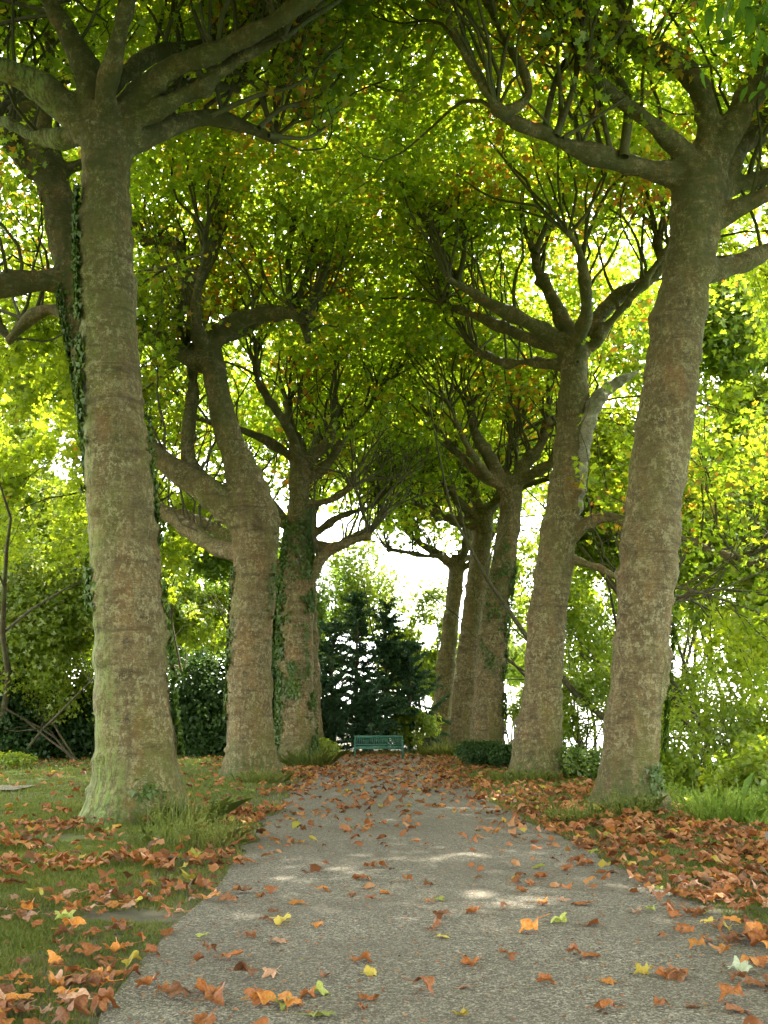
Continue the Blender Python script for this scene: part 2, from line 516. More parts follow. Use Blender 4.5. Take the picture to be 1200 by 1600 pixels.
# ------------------------------------------------------------------ ground, paths, lake
def grid_sheet(name, xs, ys, zf, mat, dz=0.0):
    X, Y = np.meshgrid(xs, ys)
    v = np.column_stack([X.ravel(), Y.ravel(), (zf(X, Y) + dz).ravel()])
    nx, ny = len(xs), len(ys)
    i, j = np.meshgrid(np.arange(nx - 1), np.arange(ny - 1))
    a = (j * nx + i).ravel()
    fc = np.stack([a, a + 1, a + nx + 1, a + nx], 1)
    me = mesh_np(name, v, fc.ravel(), np.arange(len(fc)) * 4, True)
    me.materials.append(mat)
    o = bpy.data.objects.new(name, me)
    scene.collection.objects.link(o)
    o['kind'] = 'structure'
    return o


def lawn_relief(X, Y):
    z = ground_z(X, Y)
    far = np.clip((np.abs(X) + np.abs(Y) - 150) / 200, 0, 1)
    k = np.clip((np.maximum(-1.9 - X, X - 3.1)) / 0.7, 0, 1) * (1 - far)
    p = np.column_stack([X.ravel(), Y.ravel(), np.zeros(X.size)])
    n = (noise3(p, 0.9, 3) * 0.03 + noise3(p, 3.5, 4) * 0.015).reshape(X.shape)
    return z + n * k - 0.012


def cum(segs):
    out = []
    for a, b, s in segs:
        out.extend(np.arange(a, b, s))
    return np.array(out + [segs[-1][1]])


xs = cum([(-3000, -200, 400), (-200, -30, 20), (-30, -8, 1.0), (-8, -1, 0.14), (-1, 2.6, 0.6), (2.6, 8, 0.14), (8, 30, 1.0), (30, 200, 20), (200, 3000, 400)])
ys = cum([(-3000, -200, 400), (-200, -20, 15), (-20, 4, 1.0), (4, 22, 0.2), (22, 70, 0.8), (70, 200, 20), (200, 3000, 400)])
grid_sheet('lawn', xs, ys, lawn_relief, lawn_mat())


def edge_noise(y, seed, amp=.16):
    p = np.column_stack([np.zeros(len(y)), y, np.zeros(len(y))])
    return noise3(p, 0.35, seed) * amp * 1.6 + noise3(p, 1.6, seed + 1) * amp * .6


def path_sheet(name, x0, x1, y0, y1, mat, step=0.12, amp=0.16, z=0.006, seed=5, low=True, stems=3):
    ysp = np.arange(y0, y1 + step, step)
    p = np.column_stack([np.zeros(len(ysp)), ysp, np.zeros(len(ysp))])
    l = x0 + noise3(p, 0.35, seed) * amp * 1.6 + noise3(p, 1.6, seed + 1) * amp * .6
    r = x1 + noise3(p, 0.35, seed + 2) * amp * 1.6 + noise3(p, 1.6, seed + 3) * amp * .6
    n = 9
    f = np.linspace(0, 1, n)
    X = l[:, None] * (1 - f) + r[:, None] * f
    edge = np.minimum(f, 1 - f)
    Z = np.broadcast_to(z + 0.02 * np.clip(edge * 4, 0, 1), X.shape)
    v = np.column_stack([X.ravel(), np.repeat(ysp, n), Z.ravel()])
    i, j = np.meshgrid(np.arange(n - 1), np.arange(len(ysp) - 1))
    a = (j * n + i).ravel()
    fc = np.stack([a, a + 1, a + n + 1, a + n], 1)
    me = mesh_np(name, v, fc.ravel(), np.arange(len(fc)) * 4, True)
    me.materials.append(mat)
    o = bpy.data.objects.new(name, me); scene.collection.objects.link(o)
    o['kind'] = 'structure'
    return o


PATH_L, PATH_R = -1.38, 2.72
path_sheet('path', PATH_L, PATH_R, -14, 43.5, M_GRAVEL)
ax = np.array([(-40, 26.0), (-25, 25.3), (-15, 24.6), (-9.5, 24.0), (-7.2, 23.9)])
sm = MB()
cc = spline(ax, 8)
L = np.column_stack([cc[:, 0], cc[:, 1] - 0.8, np.full(len(cc), 0.075)])
U = np.column_stack([cc[:, 0], cc[:, 1] + 0.8, np.full(len(cc), 0.075)])
v = np.vstack([L, U]); n = len(cc)
sm.add(v, [(i, i + 1, n + i + 1, n + i) for i in range(n - 1)])
sp = sm.build('side_path', M_GRAVEL_L); sp['kind'] = 'structure'
wm = MB()
wm.add([(15, -2900, -4.6), (2900, -2900, -4.6), (2900, 2900, -4.6), (15, 2900, -4.6)], [(0, 1, 2, 3)])
o = wm.build('lake_water', water_mat()); o['kind'] = 'structure'

# ------------------------------------------------------------------ trees
UP = np.array((0, 0, 1.0))


def norm(v):
    return v / (np.linalg.norm(v) + 1e-9)


def grow(p, d, L, r0, r1, rise=0.12, wob=0.22, n=7):
    pts = [np.array(p, float)]
    d = norm(np.array(d, float))
    for i in range(n):
        d = norm(d + UP * rise + rng.normal(size=3) * wob)
        pts.append(pts[-1] + d * (L / n))
    return np.array(pts), np.linspace(r0, r1, n + 1), d


depsgraph_objs = []


def remeshed(mb, voxel):
    v = np.concatenate(mb.v)
    me = mesh_np('tmp', v, np.concatenate(mb.f), np.concatenate(mb.s))
    o = bpy.data.objects.new('tmp', me)
    scene.collection.objects.link(o)
    md = o.modifiers.new('r', 'REMESH'); md.mode = 'VOXEL'; md.voxel_size = voxel; md.use_smooth_shade = True
    ms = o.modifiers.new('s', 'SMOOTH'); ms.factor = 0.5; ms.iterations = 4
    dg = bpy.context.evaluated_depsgraph_get()
    out = bpy.data.meshes.new_from_object(o.evaluated_get(dg))
    bpy.data.objects.remove(o)
    bpy.data.meshes.remove(me)
    return out


def crinkle(me, base, gain=1.0):
    nv = len(me.vertices)
    co = np.empty(nv * 3, np.float32); me.vertices.foreach_get('co', co); co = co.reshape(-1, 3).astype(float)
    no = np.empty(nv * 3, np.float32); me.vertices.foreach_get('normal', no); no = no.reshape(-1, 3)
    q = co * np.array((1.4, 1.4, 7.0))
    wr = noise3(q, 1.0, 21)
    wr2 = noise3(co * np.array((1.5, 1.5, 3.2)), 1.0, 24)
    lump = noise3(co, 1.7, 22)
    kn = np.clip(noise3(co * np.array((1, 1, 1.6)), 2.6, 23) - 0.45, 0, 1)
    vflute = noise3(co * np.array((3.5, 3.5, 0.5)), 1.0, 25)
    ringn = np.clip(noise3(co * np.array((.5, .5, 4.2)), 1.0, 26) + .4 * noise3(co * np.array((2, 2, 9)), 1.0, 27) - .25, 0, 1)
    disp = (0.022 * wr + 0.03 * wr2 + 0.042 * ringn * (noise3(co, .6, 28) > -.1) + 0.045 * lump + 0.16 * kn + 0.02 * vflute) * gain
    z = co[:, 2] - base[2]
    th = np.arctan2(co[:, 1] - base[1], co[:, 0] - base[0])
    rr = np.hypot(co[:, 0] - base[0], co[:, 1] - base[1])
    root = (1.25 if base[0] < 0 else 1.0) * np.exp(-np.clip(z, 0, 9) / 0.32) * (0.10 + 0.12 * np.clip(np.sin(th * 5 + base[1]) + 0.3 * np.sin(th * 3 + 1), 0, 2))
    out = np.column_stack([np.cos(th), np.sin(th), np.zeros(nv)])
    co = co + no * disp[:, None] + out * (root * (rr < 1.8))[:, None]
    co -= base
    me.vertices.foreach_set('co', co.astype(np.float32).ravel())
    me.update()


def plane_tree(label, base, trunk, limbs, side, nleaf, shape=LEAF_A, size=0.15, voxel=0.05, bark=None, auto=4,
               head=None, skirts=6, ivy=None, dead=None, group='plane trees lining the avenue', shoots=None, zmin=10.3, knot=None, low_j=5):
    """trunk: rows (x, y, z, r); limbs: list of such row lists; side: -1 left row, +1 right row"""
    base = np.array(base, float)
    root = empty('plane_tree', base)
    tag(root, label, 'tree', group)
    tb = MB()
    T = spline(trunk, 8)
    tb.tube(T[:, :3], T[:, 3], 18)
    hd = T[-1, :3] if head is None else np.array(head)
    all_limbs = [spline(l, 6) for l in limbs]
    for k in range(auto):
        az = (k + rng.uniform(-.3, .3)) * 2 * math.pi / auto + (0.6 if side > 0 else 0.2)
        d = np.array((math.cos(az), math.sin(az), 0.55))
        L = rng.uniform(3.0, 4.4)
        pts, rr, _ = grow(hd - UP * rng.uniform(0.2, 0.9), d, L, rng.uniform(0.17, 0.23), 0.09, 0.03, 0.16, 6)
        all_limbs.append(spline(np.column_stack([pts, rr]), 3))
    for l in all_limbs:
        tb.tube(l[:, :3], np.maximum(l[:, 3], voxel * 1.35), 10)
        e = l[-1]
        r = max(e[3], voxel * 1.35) * 1.35                                       # pollard knuckle
        tb.tube(np.array([e[:3] - UP * r, e[:3] - UP * r * .4, e[:3] + UP * r * .4, e[:3] + UP * r]), np.array([.4, 1, 1, .4]) * r, 8)
    me = remeshed(tb, voxel)
    crinkle(me, base)
    me.name = 'trunk'
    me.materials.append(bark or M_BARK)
    o = bpy.data.objects.new('trunk', me); scene.collection.objects.link(o); o.parent = root
    # shoots
    br = MB(); anchors = []; lower = []
    for l in all_limbs:
        m = len(l)
        seg = np.linalg.norm(np.diff(l[:, :3], axis=0), axis=1).sum()
        ks = list(rng.uniform(0.35, 0.98, max(2, int(seg * 1.6)))) + [1.0] * 9
        for t in ks:
            i = min(m - 1, int(t * (m - 1)))
            p = l[i, :3]
            ldir = norm(l[min(i + 1, m - 1), :3] - l[max(i - 1, 0), :3])
            az = rng.uniform(0, 2 * math.pi)
            d = np.array((math.cos(az), math.sin(az), 0)) * rng.uniform(.3, 1.0) + ldir * 0.45 + UP * 0.8
            L = rng.uniform(2.8, 5.2)
            r0 = rng.uniform(0.028, 0.06)
            pts, rr, dd = grow(p, d, L, r0, 0.008, 0.16, 0.27, 9)
            br.tube(pts, rr, 5, False)
            for q in range(rng.integers(3, 6)):
                j = rng.integers(low_j, 10)
                d2 = rand_unit(1)[0] * 0.9 + norm(pts[min(j, 9)] - pts[j - 1]) * 0.6 + UP * .15
                L2 = rng.uniform(0.9, 2.2)
                p2, r2, _ = grow(pts[min(j, 9)], d2, L2, rr[min(j, 9)] * 0.75 + .002, 0.004, 0.05, 0.3, 5)
                br.tube(p2, r2, 4, False)
                anchors.append(spline(p2, 3)[6:])
            anchors.append(spline(pts, 2)[11:])
    for pl in (shoots or []):
        s = spline(pl, 6)
        br.tube(s[:, :3], s[:, 3], 7, False)
        for q in range(5):
            j = rng.integers(len(s) // 3, len(s))
            d2 = rand_unit(1)[0] * 0.8 + UP * .6
            p2, r2, _ = grow(s[j, :3], d2, rng.uniform(1, 2.4), max(0.012, s[j, 3] * .6), 0.004, 0.08, 0.28, 6)
            br.tube(p2, r2, 4, False)
            anchors.append(spline(p2, 3)[4:])
    # drooping outer boughs
    for k in range(skirts):
        outw = [l for l in all_limbs if (l[-1, 0] - base[0]) * side > 1.3] or [max(all_limbs, key=lambda l: (l[-1, 0] - base[0]) * side)]
        l = outw[rng.integers(0, len(outw))]
        p = l[rng.integers(len(l) * 2 // 3, len(l)), :3]
        d = np.array((side * 1.0, rng.uniform(-1.0, 1.0), 0.5))
        pts, rr, dd = grow(p, d, rng.uniform(5.5, 9.0), 0.045, 0.012, -0.15, 0.11, 10)
        inward = np.cumsum(np.concatenate([[0], np.diff(pts[:, 0]) * side < 0]))
        cut = np.nonzero((pts[:, 2] < base[2] + 2.0) | (inward > 1) | ((pts[:, 0] - base[0]) * side < -.3))[0]
        if len(cut) and cut[0] < 4: continue
        nb_ = int(cut[0]) if len(cut) else 11
        pts, rr = pts[:nb_], rr[:nb_]
        br.tube(pts, rr, 6, False)
        for q in range(13):
            j = rng.integers(3, nb_)
            d2 = norm(np.array((side * .6, rng.uniform(-1, 1), rng.uniform(-1.1, .2))))
            p2, r2, _ = grow(pts[min(j, 10)], d2, rng.uniform(1.2, 3.4), 0.018, 0.005, -0.10, 0.16, 7)
            if p2[:, 2].min() < base[2] + .7: continue
            br.tube(p2, r2, 4, False)
            lower.append(spline(p2, 3)[4:])
            for q2 in range(2):
                jj = rng.integers(2, 8)
                p3, r3, _ = grow(p2[jj], d2 + rand_unit(1)[0] * .8, rng.uniform(.5, 1.3), 0.008, 0.003, -0.08, 0.2, 4)
                br.tube(p3, r3, 3, False)
                lower.append(spline(p3, 3)[2:])
    br.build('branches', M_TWIG, root, base, True)
    # leaves
    A = np.vstack(anchors)
    lb = MB()
    pos = A[rng.integers(0, len(A), int(nleaf * 0.66))] + rng.normal(size=(int(nleaf * 0.66), 3)) * np.array((.30, .30, .22))
    # high filler: clumps over the heads of the shoots
    nf = int(nleaf * 1.2)
    c = A[:, :3].mean(axis=0) * .4 + np.array((base[0] - side * 0.4, base[1], hd[2] + 2.6)) * .6
    th = rng.uniform(0, 2 * math.pi, nf); rad = np.sqrt(rng.uniform(0, 1, nf)) * rng.uniform(.85, 1.15, nf)
    fil = np.column_stack([c[0] + np.cos(th) * rad * 7.2, c[1] + np.sin(th) * rad * 6.6, rng.uniform(0, 1, nf)])
    fil[:, 2] = c[2] + 0.4 + fil[:, 2] * 3.8 - 1.2 * rad ** 2
    keep = noise3(fil, 0.75, 31) + 0.5 * noise3(fil, 1.9, 32) > -0.55
    pos = np.vstack([pos, fil[keep]])
    inner = (pos[:, 0] * side < (5.2 if side > 0 else 5.0)) & (pos[:, 2] < zmin + 0.5 * noise3(pos, .8, 33))
    pos = pos[~inner]
    leaves(lb, shape, pos, rng.uniform(.75, 1.25, len(pos)) * size, None, 0.5)
    if lower:
        B = np.vstack(lower)
        nl = int(skirts * 1500 * (0.19 / size) ** 1.2)
        q = B[rng.integers(0, len(B), nl)] + rng.normal(size=(nl, 3)) * .16
        q = q[(q[:, 2] > 0.6 + ground_z(q[:, 0], q[:, 1])) & ((q[:, 0] - base[0]) * side > 1.0)]
        ob_ = MB(); leaves(ob_, shape, q, rng.uniform(.7, 1.2, len(q)) * size * .9, None, 0.45)
        ob_.build('outer_foliage', M_LEAF_SUNLIT, root, base)
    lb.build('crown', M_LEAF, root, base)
    # ivy: rows (z0, z1, angle centre, angle half-width, count)
    if ivy:
        iv = MB()
        for z0, z1, a0, aw, cnt in ivy:
            z = rng.uniform(z0, z1, cnt); a = a0 + rng.normal(size=cnt) * aw * 0.6
            cx = np.interp(z, T[:, 2] - base[2], T[:, 0]); cyy = np.interp(z, T[:, 2] - base[2], T[:, 1]); rr = np.interp(z, T[:, 2] - base[2], T[:, 3])
            out = np.column_stack([np.cos(a), np.sin(a), np.zeros(cnt)])
            pp = np.column_stack([cx, cyy, z + base[2]]) + out * (rr + 0.02 + rng.uniform(0, .07, cnt))[:, None]
            ok = noise3(pp, 1.5, 41) + 0.6 * noise3(pp, 4, 42) > -0.28 + 1.6 * np.clip(1 - (z1 - z) / 1.6, 0, 1) * rng.uniform(.3, 1, cnt) - .3 * (z < 1)
            leaves(iv, LEAF_IVY, pp[ok], rng.uniform(.06, .12, ok.sum()), out[ok], 0.45, np.tile((0, 0, -1.0), (ok.sum(), 1)))
        iv.build('ivy', M_IVY, root, base)
    if dead:
        db = MB()
        s = spline(dead, 7)
        s[:, 3] *= 1 + 0.12 * np.sin(np.arange(len(s)) * 1.7)
        db.tube(s[:, :3], s[:, 3], 12)
        e = s[-1]
        for k in range(3):
            d2 = norm(s[-1, :3] - s[-4, :3]) + rand_unit(1)[0] * .35
            p2, r2, _ = grow(s[-2, :3], d2, .35, e[3] * .6, 0.012, 0, .1, 3)
            db.tube(p2, r2, 6)
        dd_ = remeshed(db, 0.03)
        crinkle(dd_, base, 0.5)
        dd_.name = 'dead_limb'; dd_.materials.append(M_DEAD)
        o = bpy.data.objects.new('dead_limb', dd_); scene.collection.objects.link(o); o.parent = root
        o['label'] = 'pale barkless dead limb with a hollow'
    if knot:
        kb = MB(); kx, ky, kd, kr = knot
        kc = PX(kx, ky, kd) ; a_ = np.linspace(0, 2 * math.pi, 13)
        kb.tube(np.column_stack([kc[0] + np.cos(a_) * kr, np.full(13, kc[1]), kc[2] + np.sin(a_) * kr]), np.full(13, kr * .6), 6, False)
        ko = kb.build('knot', M_BARK, root, base, True)
        kh = MB(); kh.tube([kc + np.array((0, .05, 0)), kc + np.array((0, .0, 0)), kc + np.array((0, -.012, 0))], [kr, kr, kr * .6], 12)  # solid dark disc in place of a shaded hollow
        kh.build('hole', M_HOLE, ko)
        ko.children[0].location = -np.array(base) 
    return root


def rows(d, pts, dy=None):
    """(px, py, halfwidth px) -> (x, y, z, r); dy spreads the limb in depth along its length"""
    out = []
    for k, (x, y, hw) in enumerate(pts):
        dd = d + (0 if dy is None else dy * k / (len(pts) - 1))
        p = PX(x, y, dd)
        out.append((*p, RAD(hw, dd)))
    return out


def trunk_rows(d, pts):
    t = rows(d, pts)
    x, y, z, r = t[0]
    t2 = [(x, y, -0.5, r * 1.12), (x, y, 0.02, r * 1.06)]
    for q in t:
        if q[2] > 0.35: t2.append(q)
    return t2, (x, y, float(ground_z(x, y)))


# --- left row, nearest in frame
t, b = trunk_rows(17, [(214, 1272, 70), (211, 1150, 62), (203, 1000, 56), (193, 850, 53), (182, 700, 50), (175, 560, 47), (166, 400, 44), (165, 250, 42), (163, 180, 44)])
plane_tree('large plane tree on the left, thickest trunk, with green moss down its left flank', b, t, [
    rows(17, [(158, 200, 30), (128, 95, 22), (88, 22, 17), (50, -60, 13)], -0.8),
    rows(17, [(150, 215, 30), (70, 140, 26), (0, 108, 22), (-80, 85, 16)], -0.5),
    rows(17, [(170, 200, 26), (250, 118, 22), (340, 78, 19), (430, 32, 15), (520, -30, 10)], -2.0),
    rows(17, [(180, 235, 24), (250, 205, 17), (320, 182, 15), (375, 193, 11), (430, 215, 7)], 1.2),
    rows(17, [(160, 140, 20), (240, 85, 14), (320, 66, 12), (400, 40, 8)], 1.5),
    rows(17, [(190, 180, 18), (250, 150, 13), (310, 130, 11), (370, 138, 8)], 3.0)],
    -1, 30000, auto=3, bark=M_BARK_G, zmin=12.0,
    ivy=[(3.2, 10.5, R(203), .24, 3000), (1.0, 7.5, R(4), .2, 800), (0.0, 0.7, R(-62), .30, 260)],
    shoots=[rows(17, [(405, 200, 5), (440, 170, 4), (500, 150, 3), (540, 110, 2)], 1), rows(17, [(420, 212, 5), (480, 215, 3), (520, 190, 2)], 1),
            rows(17, [(330, 180, 5), (400, 150, 4), (470, 128, 3), (540, 60, 2)], 0)])

# --- left row, second (hidden below by the first)
t, b = trunk_rows(22.5, [(200, 1235, 42), (190, 900, 38), (165, 650, 38), (132, 480, 36), (106, 380, 31), (85, 290, 29), (52, 205, 27), (15, 150, 24)])
plane_tree('ivy clad plane tree just behind the large mossy one, leaning out left', b, t, [
    rows(22.5, [(120, 440, 26), (60, 438, 20), (0, 446, 19), (-80, 470, 14)], -1),
    rows(22.5, [(125, 500, 16), (90, 485, 12), (55, 490, 11), (15, 530, 7)], 1),
    rows(22.5, [(60, 215, 20), (80, 150, 14), (120, 90, 11), (150, 30, 8)], 1),
    rows(22.5, [(30, 160, 22), (-30, 100, 18), (-90, 60, 12)], 0)],
    -1, 20000, auto=4, head=PX(60, 230, 22.5), ivy=[(6.0, 12.0, R(200), .5, 2600), (7.5, 12.5, R(-60), .4, 1300)], zmin=11.8)

# --- left row, third
t, b = trunk_rows(29, [(392, 1203, 38), (391, 1100, 35), (393, 1000, 33), (398, 900, 34), (400, 850, 36), (396, 800, 38), (384, 755, 31), (364, 700, 23), (346, 640, 21), (334, 580, 20), (324, 535, 21)])
plane_tree('plane tree on the left whose trunk bends and forks halfway up, bulging at the fork', b, t, [
    rows(29, [(385, 815, 26), (325, 768, 24), (275, 735, 20), (235, 700, 17), (190, 660, 12)], -0.5),
    rows(29, [(330, 765, 14), (296, 722, 13), (294, 665, 12), (302, 600, 9), (290, 545, 6)], 0.5),
    rows(29, [(326, 560, 18), (300, 480, 14), (286, 415, 12), (272, 380, 10), (225, 378, 7)], 0),
    rows(29, [(296, 450, 10), (330, 405, 9), (342, 350, 7), (338, 290, 5)], -1),
    rows(29, [(326, 550, 17), (352, 512, 14), (400, 493, 13), (450, 488, 12), (466, 497, 9)], -0.8),
    rows(29, [(318, 570, 18), (270, 545, 16), (225, 520, 15), (170, 515, 10)], 1),
    rows(29, [(385, 870, 14), (330, 850, 13), (280, 815, 12), (240, 790, 10)], 3)],
    -1, 20000, size=0.175, voxel=0.055, auto=3, head=PX(322, 520, 29), zmin=11.9,
    ivy=[(1.5, 6.6, R(190), .3, 1500), (3.5, 6.8, R(-30), .3, 250)],
    shoots=[rows(28.5, [(455, 488, 7), (450, 410, 5), (462, 330, 4), (472, 240, 3)], 0), rows(28.5, [(480, 500, 8), (505, 430, 6), (522, 370, 4), (560, 320, 2)], 0),
            rows(28.5, [(462, 490, 6), (485, 400, 4), (505, 330, 3), (500, 250, 2)], 0), rows(28.5, [(468, 492, 6), (478, 520, 6), (482, 535, 5)], 0)])

# --- left row, fourth
t, b = trunk_rows(35.5, [(462, 1190, 31), (462, 1100, 28), (462, 1000, 26), (463, 900, 25), (466, 830, 20), (467, 760, 17), (468, 715, 17)])
plane_tree('plane tree on the left sleeved in ivy on both sides, bare orange bark low down', b, t, [
    rows(35.5, [(470, 730, 14), (490, 712, 11), (512, 690, 9), (522, 660, 6)], -.5),
    rows(35.5, [(466, 725, 12), (470, 700, 10), (455, 670, 8), (450, 630, 6)], .5),
    rows(35.5, [(468, 790, 10), (500, 785, 8), (530, 775, 7), (548, 762, 5)], -.5),
    rows(35.5, [(468, 960, 12), (490, 895, 11), (508, 865, 10), (540, 848, 8), (575, 838, 5)], -.5),
    rows(35.5, [(450, 900, 12), (380, 850, 11), (310, 815, 10), (240, 790, 7)], 1)],
    -1, 8600, size=0.21, voxel=0.06, auto=4, shape=LEAF_A, zmin=10.8,
    ivy=[(0.3, 8.6, R(200), .45, 4200), (0.3, 8.6, R(-22), .45, 4000), (4.5, 9.2, R(270), 1.2, 700), (2.2, 3.4, R(262), .5, 500)])

# --- left row, beyond
b = (-1.9, 43.5, 0.05)
plane_tree('plane tree at the left row end, half hidden by the ivy sleeved one', b,
           [(-1.9, 43.5, -.5, .62), (-1.9, 43.5, .3, .58), (-2.0, 43.5, 4, .46), (-2.1, 43.5, 8, .4), (-2.15, 43.5, 9.6, .42)], [
    rows(43.5, [(485, 850, 12), (520, 855, 8), (560, 835, 6), (590, 820, 4)], 0)],
    -1, 7600, size=0.23, voxel=0.07, auto=5, zmin=8.9, low_j=1)

# --- right row, nearest in frame
t, b = trunk_rows(18.3, [(984, 1262, 50), (988, 1150, 45), (1003, 1000, 44), (1015, 850, 44), (1033, 700, 44), (1046, 600, 45), (1060, 500, 43), (1080, 400, 42), (1088, 320, 44), (1096, 260, 42)])
plane_tree('stout plane tree nearest on the right, ringed brown bark, leaning out over the bank', b, t, [
    rows(18.3, [(1085, 285, 24), (1000, 262, 19), (930, 243, 17), (860, 216, 15), (800, 188, 12), (776, 172, 10)], -1.5),
    rows(16.8, [(780, 180, 10), (824, 152, 9), (814, 105, 8), (782, 50, 7), (752, -20, 5)], 0),
    rows(16.8, [(782, 182, 8), (742, 112, 7), (712, 52, 6), (690, -10, 4)], -1),
    rows(18.3, [(1092, 270, 27), (1106, 195, 22), (1082, 118, 20), (1020, 84, 19), (980, 62, 18), (964, 18, 15), (955, -50, 10)], -1),
    rows(18.3, [(1105, 290, 30), (1140, 205, 25), (1185, 130, 22), (1240, 60, 18)], -0.5),
    rows(18.3, [(1110, 310, 26), (1160, 225, 21), (1225, 165, 17)], 1.5),
    rows(18.3, [(1105, 350, 22), (1155, 322, 17), (1210, 296, 15), (1270, 250, 10)], -1),
    rows(18.3, [(1095, 430, 22), (1155, 410, 17), (1210, 388, 15), (1280, 370, 10)], 1)],
    1, 30000, auto=2, skirts=13, zmin=12.0,
    ivy=[(0.0, .8, R(-60), .4, 200), (1.0, 4.2, R(-4), .18, 380)],
    shoots=[rows(17.6, [(975, 245, 9), (980, 150, 8), (938, 85, 6), (930, 5, 4)], 0), rows(17.6, [(955, 238, 5), (940, 170, 4), (935, 105, 3)], 0),
            rows(17.3, [(868, 212, 7), (895, 140, 5), (905, 70, 4), (890, 0, 2)], 0), rows(17.3, [(850, 205, 6), (870, 120, 5), (905, 60, 3)], .5),
            rows(17.3, [(880, 215, 4), (930, 185, 3), (980, 150, 2)], 0)])

# --- right row, second
t, b = trunk_rows(27.5, [(840, 1213, 40), (846, 1100, 32), (852, 1000, 30), (863, 900, 28), (878, 800, 28), (889, 700, 24), (896, 600, 23), (896, 530, 25)])
plane_tree('second plane tree on the right, with a pale dead limb and small knot hole', b, t, [
    rows(27.5, [(890, 545, 18), (835, 508, 14), (780, 485, 12), (735, 455, 10), (700, 435, 7)], -1.5),
    rows(27.5, [(900, 540, 18), (955, 473, 14), (1000, 446, 13), (1030, 418, 10), (1028, 375, 7)], -1),
    rows(27.5, [(893, 530, 15), (865, 470, 12), (842, 425, 10), (834, 385, 7)], 1),
    rows(27.5, [(888, 550, 11), (810, 522, 9), (745, 495, 7), (690, 475, 5)], 1.5),
    rows(27.5, [(890, 840, 11), (930, 810, 9), (980, 815, 8), (1070, 842, 7), (1140, 872, 6), (1210, 888, 5)], -2),
    rows(27.5, [(885, 870, 8), (930, 885, 5), (990, 915, 4), (1040, 950, 3)], -1)],
    1, 20000, size=0.17, voxel=0.055, auto=3, skirts=11, zmin=11.8,
    knot=(902, 566, 27.08, .06),
    dead=rows(27.5, [(884, 850, 8), (895, 800, 13), (903, 750, 13), (911, 700, 12), (922, 650, 13), (942, 615, 12), (968, 596, 10), (993, 583, 4)], -0.5),
    shoots=[rows(26.5, [(832, 390, 6), (815, 330, 4), (825, 250, 3)], 0), rows(26.5, [(836, 395, 6), (862, 330, 4), (880, 280, 3)], 0),
            rows(26.2, [(705, 440, 6), (670, 360, 4), (635, 300, 3)], 0), rows(26.2, [(715, 445, 5), (725, 380, 4), (700, 310, 3)], 0)])

# --- right row, third to fifth
t, b = trunk_rows(37, [(762, 1182, 25), (765, 1060, 23), (775, 950, 21), (788, 870, 19), (798, 800, 18), (797, 745, 17)])
plane_tree('third plane tree on the right, ivy creeping up its right edge below the fork', b, t, [
    rows(37, [(793, 770, 13), (765, 715, 10), (742, 675, 8), (736, 632, 6)], -1),
    rows(37, [(798, 770, 13), (822, 725, 11), (846, 692, 9), (855, 660, 6)], -.5),
    rows(37, [(790, 760, 10), (750, 740, 8), (705, 700, 6), (680, 670, 4)], 0)],
    1, 9000, size=0.21, voxel=0.06, auto=4, skirts=7, zmin=10.8,
    ivy=[(1.0, 7.5, R(-20), .4, 1700), (3.0, 8.0, R(255), .8, 600)])
t, b = trunk_rows(46, [(722, 1174, 20), (729, 1050, 18), (740, 950, 17), (750, 870, 16), (755, 810, 15), (752, 790, 14)])
plane_tree('slim plane tree fourth on the right, its trunk leaning between two neighbours', b, t, [
    rows(46, [(750, 820, 11), (715, 815, 8), (680, 800, 6), (650, 788, 4)], -1),
    rows(46, [(752, 800, 11), (735, 760, 8), (720, 725, 6), (712, 690, 4)], 0),
    rows(46, [(756, 810, 9), (775, 780, 7), (790, 740, 5)], 0)],
    1, 9500, size=0.23, voxel=0.07, auto=4, skirts=6, zmin=8.9, low_j=1)
t, b = trunk_rows(54, [(686, 1167, 18), (694, 1080, 15), (704, 980, 13), (713, 900, 12), (717, 868, 11)])
plane_tree('farthest and most slanted plane tree of the right row, beside the bench end', b, t, [
    rows(54, [(714, 890, 8), (685, 865, 6), (660, 852, 5), (640, 835, 3)], -1),
    rows(54, [(717, 880, 8), (730, 850, 6), (735, 820, 4)], 0)],
    1, 9000, size=0.24, voxel=0.07, auto=6, skirts=6, zmin=8.7, low_j=1)


# --- rows go on past the camera (out of frame: their crowns roof and shade the foreground)
def generic(x, y, side, label, **kw):
    h = 10.6
    return plane_tree(label, (x, y, .05), [(x, y, -.5, .72), (x, y, .4, .66), (x + side * .1, y, 5, .54), (x + side * .3, y, 9, .48), (x + side * .4, y, h, .48)], [], side, **kw)


gl = generic(-4.0, 8.6, -1, 'plane tree beside the viewpoint on the left, trunk out of view, high shoots only', nleaf=22000, auto=6, skirts=4, zmin=12.0)
gr = generic(5.4, 8.8, 1, 'plane tree beside the viewpoint on the right, trunk out of view, leafy sprays only', nleaf=22000, auto=6, skirts=4, zmin=12.0)


def copy_tree(src, loc, label):
    c = src.copy(); scene.collection.objects.link(c); c.location = loc
    for ch in src.children:
        if ch.name.startswith('hanging'): continue
        k = ch.copy(); scene.collection.objects.link(k); k.parent = c
    c['label'] = label
    return c


